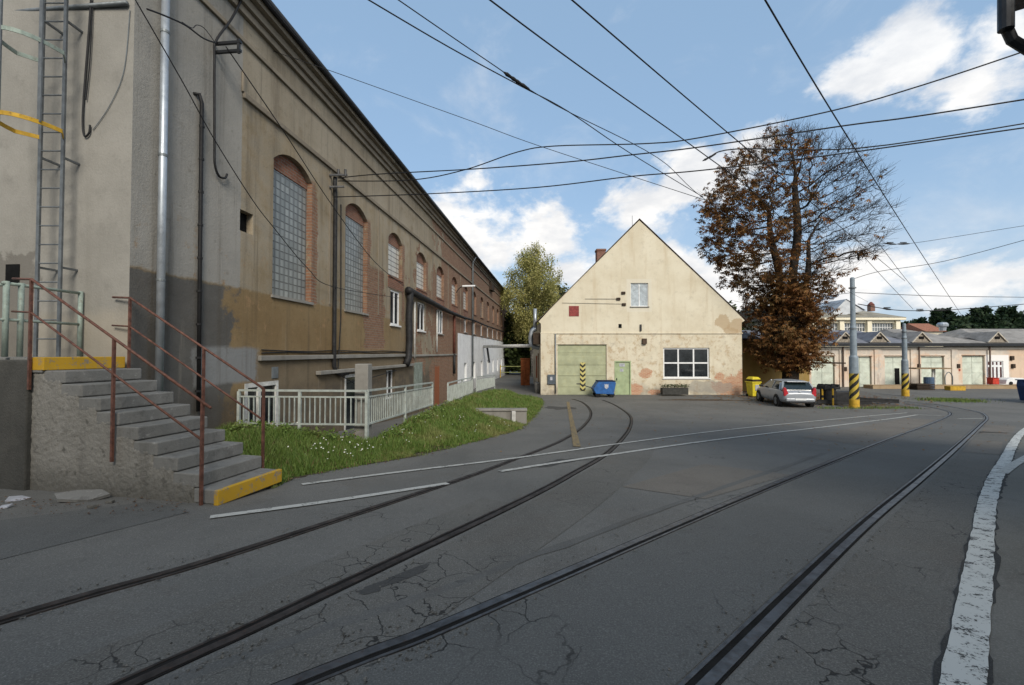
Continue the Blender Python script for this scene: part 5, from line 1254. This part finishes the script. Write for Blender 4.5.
q=[P(1004,-60,Yp-.02),P(1004,31,Yp-.02)]; MB().tube([v-Vector((6.55,5.02,0)) for v in q],.07,12).build('pipe_socket',GUTTERM,nb,smooth=False)
MB().tube([(-.86,-5.4,7.2),(-.86,-.6,7.2)],.09,10).build('gutter',GUTTERM,nb,smooth=True)
# ------------------------------------------------------------------ trees grown by space colonisation
def colonize(att,nodes,par,step,infl,kill,iters,bias=(0,0,0),jit=.25,seed=1):
    r=np.random.default_rng(seed)
    pos=[np.array(n,float) for n in nodes]; par=list(par)
    att=np.array(att,float); d=np.full(len(att),1e9); near=np.zeros(len(att),int); alive=np.ones(len(att),bool); start=0
    bias=np.array(bias,float)
    for _ in range(iters):
        idx=np.where(alive)[0]
        if len(idx)==0: break
        for k in range(start,len(pos)):
            dd=np.linalg.norm(att[idx]-pos[k],axis=1); b=dd<d[idx]; d[idx[b]]=dd[b]; near[idx[b]]=k
        start=len(pos)
        alive[idx[d[idx]<kill]]=False
        idx=np.where(alive&(d<infl))[0]
        if len(idx)==0: break
        grow={}
        for i in idx:
            v=att[i]-pos[near[i]]; v/=np.linalg.norm(v)+1e-9
            grow[near[i]]=grow.get(near[i],0)+v
        for k,v in grow.items():
            v=v/(np.linalg.norm(v)+1e-9)+bias+r.normal(0,jit,3); v/=np.linalg.norm(v)+1e-9
            pos.append(pos[k]+v*step); par.append(k)
    return np.array(pos),par
def tree_mesh(pos,par,rt,rmin,expo=2.4,k=5):
    n=len(pos); r=np.zeros(n); ch=[[] for _ in range(n)]
    for i,p in enumerate(par):
        if p>=0: ch[p].append(i)
    for i in range(n-1,-1,-1):
        r[i]=rmin if not ch[i] else sum(r[c]**expo for c in ch[i])**(1/expo)
    sc=rt/max(r[0],1e-6)
    if sc<1 or True: r=rmin+(r-rmin)*((rt-rmin)/max(1e-6,(r[0]-rmin)))
    m=MB(); tips=[]
    stack=[(0,-1)]
    while stack:
        s,p=stack.pop(); chain=[s] if p<0 else [p,s]; c=s
        while ch[c]:
            q=sorted(ch[c],key=lambda a:-r[a]); 
            for o in q[1:]: stack.append((o,c))
            c=q[0]; chain.append(c)
        tips.append(c)
        rr=[r[j] for j in chain]
        if p>=0: rr[0]=min(r[p],rr[1]*1.25)
        rr[-1]*=.6
        kk=k+5 if rr[0]>.2 else (k if rr[0]>.05 else 3)
        m.tube([pos[j] for j in chain],rr,kk,cap=False)
    return m,tips,r,ch
def leafmat(name,cols,sp=(.3,.7)):
    t=NT(name,.65,.2); r=t.island()
    c=t.mix(t.ss(r,.0,.5),cols[0],cols[1]); c=t.mix(t.ss(r,.5,1),c,cols[2])
    c=t.mix(t.ss(t.noise(.45,4),.42,.62),c,t.mix(r,cols[3],cols[1])); t.color(c)
    tr=t.n.new('ShaderNodeBsdfTranslucent'); t.lk(c,tr.inputs[0]); mx=t.n.new('ShaderNodeMixShader'); mx.inputs[0].default_value=.28
    t.l.new(t.b.outputs[0],mx.inputs[1]); t.l.new(tr.outputs[0],mx.inputs[2]); t.l.new(mx.outputs[0],t.n['Material Output'].inputs[0]); return t.m
BARK=M('dark_bark',(.05,.04,.032),.95,.1,var=.3,scale=7,bump=.8,bscale=14)
BARKB=M('birch_bark',(.2,.19,.17),.9,.1,var=.4,scale=4,bump=.5)
def leafquad(m,p,s,droop=.3,asp=.5):
    a=Vector((random.gauss(0,1),random.gauss(0,1),random.gauss(0,.7)-droop)).normalized()
    b=a.cross(Vector((random.gauss(0,1),random.gauss(0,1),random.gauss(0,1)))).normalized()
    m.poly([p,p+a*s*.5+b*s*asp*.5,p+a*s,p+a*s*.5-b*s*asp*.5])
from mathutils import noise as mnoise
def palmate(m,p,s,n=6):
    ax=Vector((random.gauss(0,.45),random.gauss(0,.45),1)).normalized(); u=ax.orthogonal().normalized(); v=ax.cross(u); a0=random.uniform(0,6.28)
    for k in range(n):
        a=a0+k*5.2/n; d=(u*math.cos(a)+v*math.sin(a)-ax*random.uniform(.25,.9)).normalized(); w=d.cross(ax).normalized()*s*.19
        q=p+d*s*.6; m.poly([p,q+w,p+d*s+Vector((0,0,-s*.12)),q-w])
# chestnut: half bare, brown leaves on the left and in a skirt low round the trunk
TY=31.2
def T(px,py): q=P(px,py,TY); return q.x,q.z
tb=P(791,392,TY); TB=Vector((tb.x,TY,0))
chest=thing('chestnut_tree','big half bare chestnut tree with rusty brown leaves behind the silver car','tree',TB)
prof=[(.0,1.4),(1.6,1.6),(3,2.4),(5,2.6),(7,2.9),(8.2,4.0),(10,5.8),(12,6.4),(14,5.9),(16,5.0),(17.5,3.2),(18.9,.6)]
pz=[a for a,b in prof]; pr=[b for a,b in prof]
cxz=[(0,0),(8,-.2),(10,.3),(19,-.2)]
att=[]
rr_=np.random.default_rng(11)
while len(att)<3600:
    z=rr_.uniform(2.2,18.9); R=np.interp(z,pz,pr); a=rr_.uniform(0,2*math.pi); q=math.sqrt(rr_.random())*R
    if z<7.5 and rr_.random()<.5: continue
    if q<R*.3 and rr_.random()<.4: continue
    x_=q*math.cos(a)+np.interp(z,[c[0] for c in cxz],[c[1] for c in cxz]); 
    if x_>2.6 and z<9.0-.2*(x_-2.6): continue
    att.append((x_,q*math.sin(a)*.85,z))
nodes=[(0,0,-.3),(0,0,.5),(0,.05,1.1),(.03,.05,1.7),(.05,.05,2.3)]; par=[-1,0,1,2,3]
def stem(base,pts):
    p=base
    for q in pts: nodes.append(q); par.append(p); p=len(nodes)-1
stem(4,[(-.35-.055*i-.16*math.sin(i*.55),.1+.12*math.sin(i*.4),2.9+.6*i) for i in range(18)])
stem(4,[(.12+.02*i+.14*math.sin(i*.5+1),-.1-.1*math.sin(i*.45),2.9+.6*i) for i in range(21)])
stem(4,[(.45+.12*i+.15*math.sin(i*.6+2),.2+.05*i,3.0+.58*i) for i in range(15)])
stem(3,[(-.4-.1*i,-.3,2.3+.6*i) for i in range(8)])
pos,par_=colonize(att,nodes,par,.34,2.6,.48,120,bias=(0,0,.06),jit=.16,seed=3)
m,tips,rad_,ch_=tree_mesh(pos,par_,.52,.010,1.75)
m.build('trunk',BARK,chest,smooth=True)
tw=MB(); lf=MB(); lf2=MB()
def leafy(p):
    u=p.x; z=p.z
    if z<8.2: return 1.0 if u<3.2 else .3
    v=1.0-(u+3.1-max(0,11-z)*.5)/3.0
    v=max(0,min(1,v))
    if z>13.5: v*=max(.2,1-(z-13.5)/4) 
    return min(1,v*1.15)+.015*(u<4)
for i in range(5,len(pos)):
    if rad_[i]>.06: 
        if not (pos[i][2]<8 and random.random()<.5): continue
    p=Vector(pos[i]); out=Vector((p.x,p.y,(p.z-9)*.35)).normalized()
    L=leafy(p)*(1.25 if mnoise.noise(p*.55)>-.08 else .2)*(.35 if (6.8<p.z<10.5 and abs(p.x)<1.6) else 1); nt=4 if L<.5 else 2
    if rad_[i]<.03: 
        for _ in range(nt):
            d=(out*.7+Vector((random.gauss(0,.6),random.gauss(0,.6),random.gauss(.25,.45)))).normalized(); ln=random.uniform(.4,1.1)
            q1=p+d*ln*.5; q2=q1+(d+Vector((random.gauss(0,.3),random.gauss(0,.3),.25))).normalized()*ln*.5
            tw.tube([p,q1,q2],[.009,.0075,.0045],3,cap=False)
            if random.random()<L*.9:
                for _ in range(random.randint(2,3)): palmate(lf,q1.lerp(q2,random.uniform(-.5,1.1))+Vector((random.gauss(0,.12),random.gauss(0,.12),random.gauss(-.05,.1))),random.uniform(.17,.29))
    elif random.random()<L:
        palmate(lf,p+Vector((random.gauss(0,.25),random.gauss(0,.25),random.gauss(0,.2))),random.uniform(.17,.29))
# low skirt of leaf sprays round the stems
for _ in range(1500):
    z=random.uniform(1.9,8.6); R=np.interp(z,[1.9,2.6,3.4,5,7,8.6],[.8,2.0,2.9,2.6,2.3,2.6])
    a=random.uniform(0,6.28); q=R*(random.uniform(.35,1.05)); 
    bump_=.75+.3*math.sin(a*3+z*1.9)+.15*math.sin(z*5+a)
    p=Vector((q*bump_*math.cos(a)-.15,q*bump_*math.sin(a),z))
    if mnoise.noise(p*.9)+.15*random.gauss(0,1)<-.22: continue
    for _ in range(3): palmate(lf,p+Vector((random.gauss(0,.2),random.gauss(0,.2),random.gauss(0,.14))),random.uniform(.17,.3))
tw.build('twigs',BARK,chest)
lf.build('crown',leafmat('rusty_chestnut_leaves',((.11,.047,.02),(.20,.085,.028),(.31,.17,.055),(.14,.11,.045))),chest)
fl=MB()
for _ in range(2600):
    x0=random.gauss(TB.x-.6,2.6); y0=random.gauss(29.0,2.2)
    if y0>33.5 or (x0<hx1+.1 and y0>30.6): continue
    s_=random.uniform(.05,.11); a=random.uniform(0,6.28); c=Vector((x0,y0,float(zr(y0))+.02))
    fl.poly([c+Vector((math.cos(a+q)*s_*(1 if k%2 else .6),math.sin(a+q)*s_*(1 if k%2 else .6),random.uniform(0,.04))) for k,q in enumerate((0,1.57,3.14,4.71))])
for _ in range(900):
    y0=random.uniform(9,31); x0=random.gauss(12,7); 
    if x0<edge(min(y0,28))+.3 or (y0>30.6 and x0<hx1+.1): continue
    s_=random.uniform(.02,.05); a=random.uniform(0,6.28); c=Vector((x0,y0,float(zr(y0))+.018))
    fl.poly([c+Vector((math.cos(a+q)*s_*(1 if k%2 else .6),math.sin(a+q)*s_*(1 if k%2 else .6),random.uniform(0,.02))) for k,q in enumerate((0,1.57,3.14,4.71))])
tag(fl.build('fallen_leaves',bpy.data.materials['rusty_chestnut_leaves']),kind='stuff')
# birch / willow with hanging yellow-green foliage
def weeping(name,label,cat,base,H,R,seed,cols,nleaf,z0=.15):
    e=thing(name,label,cat,base); r=np.random.default_rng(seed); att=[]
    while len(att)<700:
        z=r.uniform(z0*H,H); f=(z/H-z0)/(1-z0); RR=R*(math.sin(math.pi*min(1,f*.9+.12))**.7); a=r.uniform(0,6.28); q=math.sqrt(r.random())*RR*(.8+.25*math.sin(3*a+z))
        att.append((q*math.cos(a),q*math.sin(a),z))
    nodes=[(0,0,-.2)]+[(.05*math.sin(i),.05*math.cos(i*1.3),H*.72*i/18) for i in range(1,19)]; par=list(range(-1,18))
    pos,par=colonize(att,nodes,par,.5,4,1.0,60,bias=(0,0,.05),jit=.15,seed=seed)
    m,tips,rd,ch=tree_mesh(pos,par,.03*H*.6,.018,2.3); m.build('trunk',BARKB,e,smooth=True)
    lf=MB()
    cand=[i for i in range(19,len(pos))]
    for _ in range(nleaf):
        i=random.choice(cand); p=Vector(pos[i])+Vector((random.gauss(0,.35),random.gauss(0,.35),random.gauss(0,.3)))
        ln=random.uniform(.6,2.2)
        for q in range(8): leafquad(lf,p+Vector((random.gauss(0,.1),random.gauss(0,.1),-ln*q/8)),random.uniform(.16,.3),1.0,.5)
    lf.build('crown',leafmat(name+'_leaves',cols),e); return e
YG=((.23,.23,.07),(.34,.32,.11),(.46,.41,.17),(.18,.19,.06))
b=P(533,380,54); weeping('weeping_birch','tall yellow-green weeping birch standing at the end of the lane','tree',(b.x,54,0),17.0,4.7,5,YG,4600,z0=.32)
DG=((.03,.045,.015),(.05,.07,.02),(.08,.10,.03),(.02,.03,.012))
def bushtree(name,label,base,H,R,cols,n,seed,leaf=.4,group=None,cone=False,z0=.12,trunk=.18):
    e=thing(name,label,'tree',base,0,group); rs=np.random.default_rng(seed)
    m=MB(); m.tube([(0,0,-.3),(.1,0,H*.3),(0,.1,H*.6),(.05,0,H*.9)],[trunk,trunk*.8,trunk*.5,trunk*.15],7)
    lumps=[]
    for i in range(26):
        f=(i+.5)/26; z=H*(z0+(1-z0)*f); RR=R*(1-f)**.8*.95 if cone else R*math.sin(math.pi*(f*.85+.13))**.6
        a=i*2.4+rs.uniform(-.4,.4); q=RR*rs.uniform(.35,.85); p=(q*math.cos(a),q*math.sin(a),z)
        m.tube([(0,0,max(.2,z-RR*.4)),p],[trunk*.3,.02],4); lumps.append((p,max(.35,RR*rs.uniform(.32,.55))))
    m.build('trunk',BARK,e)
    lf=MB()
    for _ in range(n):
        (px_,py_,pz_),r=lumps[rs.integers(len(lumps))]
        v=Vector((random.gauss(0,1),random.gauss(0,1),random.gauss(0,.8))).normalized()*r*random.uniform(.45,1.1)
        leafquad(lf,Vector((px_,py_,pz_))+v,leaf*random.uniform(.6,1.3),.2,.6)
    lf.build('crown',leafmat(name+'_leaf_%d'%seed,cols),e); return e
for k,(px,Y,H,R,lab) in enumerate(((508,60,8.2,3.4,'dark leafy tree under the birch at the far end of the depot wall'),(522,58,7.0,3.0,'dark round bush tree closing the lane under the birch'),(536,59,7.4,3.4,'dark green tree half hidden by the house flue pipe'))):
    b=P(px,380,Y); bushtree('lane_tree',lab,(b.x,Y,0),H,R,DG,6500,30+k,.5,'dark trees closing the lane')
b=P(560,350,75); bushtree('distant_tree','pale olive round tree peeping over the left roof slope of the gabled house',(b.x,75,0),14.2,5,((.07,.08,.03),(.10,.11,.04),(.13,.13,.05),(.06,.07,.03)),3000,41,.5)
b=P(724,350,60); bushtree('distant_tree','dark tree behind the right roof slope of the gabled house',(b.x,60,0),9.5,4.5,DG,2600,42,.5)
CG=((.018,.035,.018),(.03,.055,.024),(.045,.07,.03),(.012,.024,.014))
fx_=[(906,323,86,1),(921,320,92,0),(936,311.5,90,1),(947,309.5,94,1),(955,317,88,0),(966,318,92,0),(975,310,90,1),(985,307,93,1),(994,316,88,0),(1003,309,92,1),(1011,307.5,90,1),(1020,313,95,0),(1031,310,91,1),(1044,315,94,1)]
fl_=['far left conifer behind the shed beside the red roofed house','low dark round tree between the red roof and the conifers','broad dark conifer left of the roof vent','tall dark conifer directly above the roof vent','low dark tree right of the roof vent','low dark tree between the two conifer clumps','slim tall conifer starting the right clump','tallest conifer of the right clump behind the shed','short round tree after the tallest conifer','tall conifer left of the pair at the picture edge','tall dark conifer near the right picture edge','round dark tree at the right picture edge','conifer cut by the right picture edge','last conifer beyond the right picture edge']
for k,((px,py,Y,cn_),lab) in enumerate(zip(fx_[:13],fl_)):
    top=P(px,py,Y); bushtree('forest_tree',lab,(top.x,Y,0),top.z,3.4 if cn_ else 4.2,CG,1700,60+k,.8,'dark trees behind the shed',cone=bool(cn_),z0=.25)
# dry grass tufts at the foot of the pole
# ------------------------------------------------------------------ overhead wires
def wire(label,px,Y0,Y1,r=.011,name='overhead_wire',sag=0,cat='wire',parts=None):
    L=[0]
    for a,b in zip(px[:-1],px[1:]): L.append(L[-1]+math.hypot(b[0]-a[0],b[1]-a[1]))
    pts=[]
    for p,l in zip(px,L):
        f=l/L[-1]; Y=1/((1-f)/Y0+f/Y1); pts.append(P(p[0],p[1],Y))
    c=catmull(pts,6) if len(pts)>2 else pts
    o=thing(name,label,cat,c[0]); c=[v-pts[0] for v in c]
    n=len(c)
    MB().tube(c,r,6).build('strand',BLACK,o,smooth=True)
    for (f,kind) in (parts or []):
        i=min(n-2,int(f*(n-1))); a=c[i]; d=(c[i+1]-c[i]); t=d.normalized(); q=a+d*((f*(n-1))-i)
        if kind=='ins': MB().tube([q-t*.16,q-t*.12,q-t*.1,q-t*.02,q+t*.02,q+t*.1,q+t*.12,q+t*.16],[.008,.018,.026,.018,.026,.018,.018,.008],8).build('insulator',BLACKPIPE,o)
        if kind=='clamp': MB().tube([q-t*.3,q-t*.2,q,q+t*.2,q+t*.3],[.02,.04,.055,.04,.02],6).tube([q+Vector((-.18,0,.08)),q+Vector((.18,0,.08))],.025,5).build('clamp',BLACKPIPE,o)
    return o
wire('steep overhead contact wire crossing the sky right of the chestnut tree',[(758,-12),(842,128),(919,250),(962,316)],4.6,31,.010)
wire('overhead contact wire from the top edge into the chestnut crown',[(558,-12),(700,109.4),(800,193),(905,281)],4.7,20,.0095)
wire('overhead contact wire from the top middle to the insulator left of the tree crown',[(474,-12),(583,68.75),(700,151.5),(760,198),(825,262)],4.7,15,.0095)
wire('thin contact wire with two small insulators high left of the tree',[(384,-10),(484.7,59),(555,104.7),(658,158),(707,201),(792,260),(868,302)],4.7,24,.0065,parts=[(.235,'ins'),(.262,'ins')])
wire('dark contact wire starting left of the insulator wire at the top edge',[(352,-10),(448.75,47),(520.6,86),(567.5,111),(630,153),(703,197)],4.7,11,.008)
wire('thin span wire from the eave over the glass block windows towards the tree',[(273,51),(330,70.6),(380,88.4),(474,122),(542.5,147),(705,200)],10.3,10.5,.007)
wire('upper black cable from the wall bracket climbing to the top right corner',[(338,181),(411,180),(464,170),(517.5,152),(555,146),(645,143.6),(700,137.6),(831,111),(926,84),(1040,46)],13.0,8,.0135,'overhead_cable',cat='cable')
wire('middle black cable from the wall bracket running level across the sky',[(338,178),(380,174),(474,169),(567,162),(630,155),(700,147),(842,126),(912,117),(1040,97)],13.0,8,.0145,'overhead_cable',cat='cable')
wire('lowest black cable from the wall bracket to the right edge',[(334,197),(424,194),(536,187.5),(630,176.5),(700,170.5),(824,156),(1040,125.5)],13.0,8,.0135,'overhead_cable',cat='cable')
wire('short black cable from the insulator at the tree to the right edge',[(709,157.5),(736,149),(860,148),(1040,121)],9.5,8.6,.013,'overhead_cable',cat='cable',parts=[(.012,'ins')])
wire('thin cross span with clamps above the shed at the right',[(886,243.5),(899,244),(924,241.6),(1016,227),(1050,222)],25,23,.012,'span_wire',parts=[(.11,'clamp'),(.32,'clamp'),(.8,'ins')])
wire('thin span wire rising from the tall striped pole to the right edge',[(853,279),(881.5,271),(945,261),(1050,233)],23.6,20,.014,'span_wire')
wire('level span wire from the tall striped pole over the shed',[(853,292.5),(940,296),(1050,297.5)],23.6,26,.016,'span_wire')
wire('sagging feeder wire with dark clamps in front of the hall roof',[(858,304),(895,310),(931,310.5),(962,309),(1050,302)],23.8,26,.022,'span_wire',parts=[(.2,'clamp'),(.42,'clamp'),(.6,'clamp'),(.8,'ins')])
wire('faint contact wire dropping from the tree to the hall roof',[(865,258),(890,285),(913,309)],20,30,.012)
wire('faint contact wire dropping just right of the tree crown',[(880,245),(905,278),(932,310)],20,30,.012)
wire('span wire from the pole left into the chestnut branches',[(853,292.5),(825,296),(800,299)],23.6,29,.014,'span_wire')
def fwire(label,px,out0,out1,r=.012):
    L=len(px); pts=[]
    for i,p in enumerate(px):
        o=out0+(out1-out0)*i/(L-1); r_=ray(*p); k=(CORN+NV*o-Vector((0,0,CAMZ))).dot(NV)/r_.dot(NV); pts.append(Vector((0,0,CAMZ))+r_*k)
    c=catmull(pts,6); e=MB().tube([v-c[0] for v in c],r,6).build('facade_cable',BLACK,None,smooth=True); e.location=c[0]; tag(e,label,'cable','cables slung along the depot facade'); return e
fwire('thin slack cable slanting across the grey corner plaster to the first tall window',[(132,-6),(181,79),(214.7,140),(252.6,200),(272.5,226),(307.5,268),(334,287),(400,298)],.25,.12,.010)
fwire('cable slanting from the upper bracket past the first arch to the lower windows',[(226,46.7),(281.8,128.5),(332,205),(374,261),(404,286)],.35,.15,.012)
fwire('thick black cable hanging from the eave in a hook on the grey plaster',[(244,-6),(232,18),(216,41),(214.5,60),(214.5,146),(215,165),(219,176),(225,178),(227,174)],.12,.05,.022)
fwire('slack cable with strain insulators between the downpipe top and the bracket',[(147,9),(163,15),(185,25),(203,38),(216,43)],.3,.3,.014)
fwire('thin cable drooping from the strain insulators to the wall',[(182,22),(192,28),(197,25),(205,29),(216,44)],.25,.2,.007)
e=thing('wall_bracket','dark steel bracket with two arms on the grey plaster below the eave','bracket',(0,0,0))
def fp(px,py,o):
    r_=ray(px,py); k=(CORN+NV*o-Vector((0,0,CAMZ))).dot(NV)/r_.dot(NV); return Vector((0,0,CAMZ))+r_*k
b0=fp(215,44,.02); e.location=b0
for dz in (0,-.17): MB().bar((0,0,dz),NV*.55+Vector((0,0,dz)),.05,.05).build('arm',GUTTERM,e)
MB().bar(NV*.5+Vector((0,0,.06)),NV*.5+Vector((0,0,-.22)),.05,.04).build('arm_tie',GUTTERM,e)
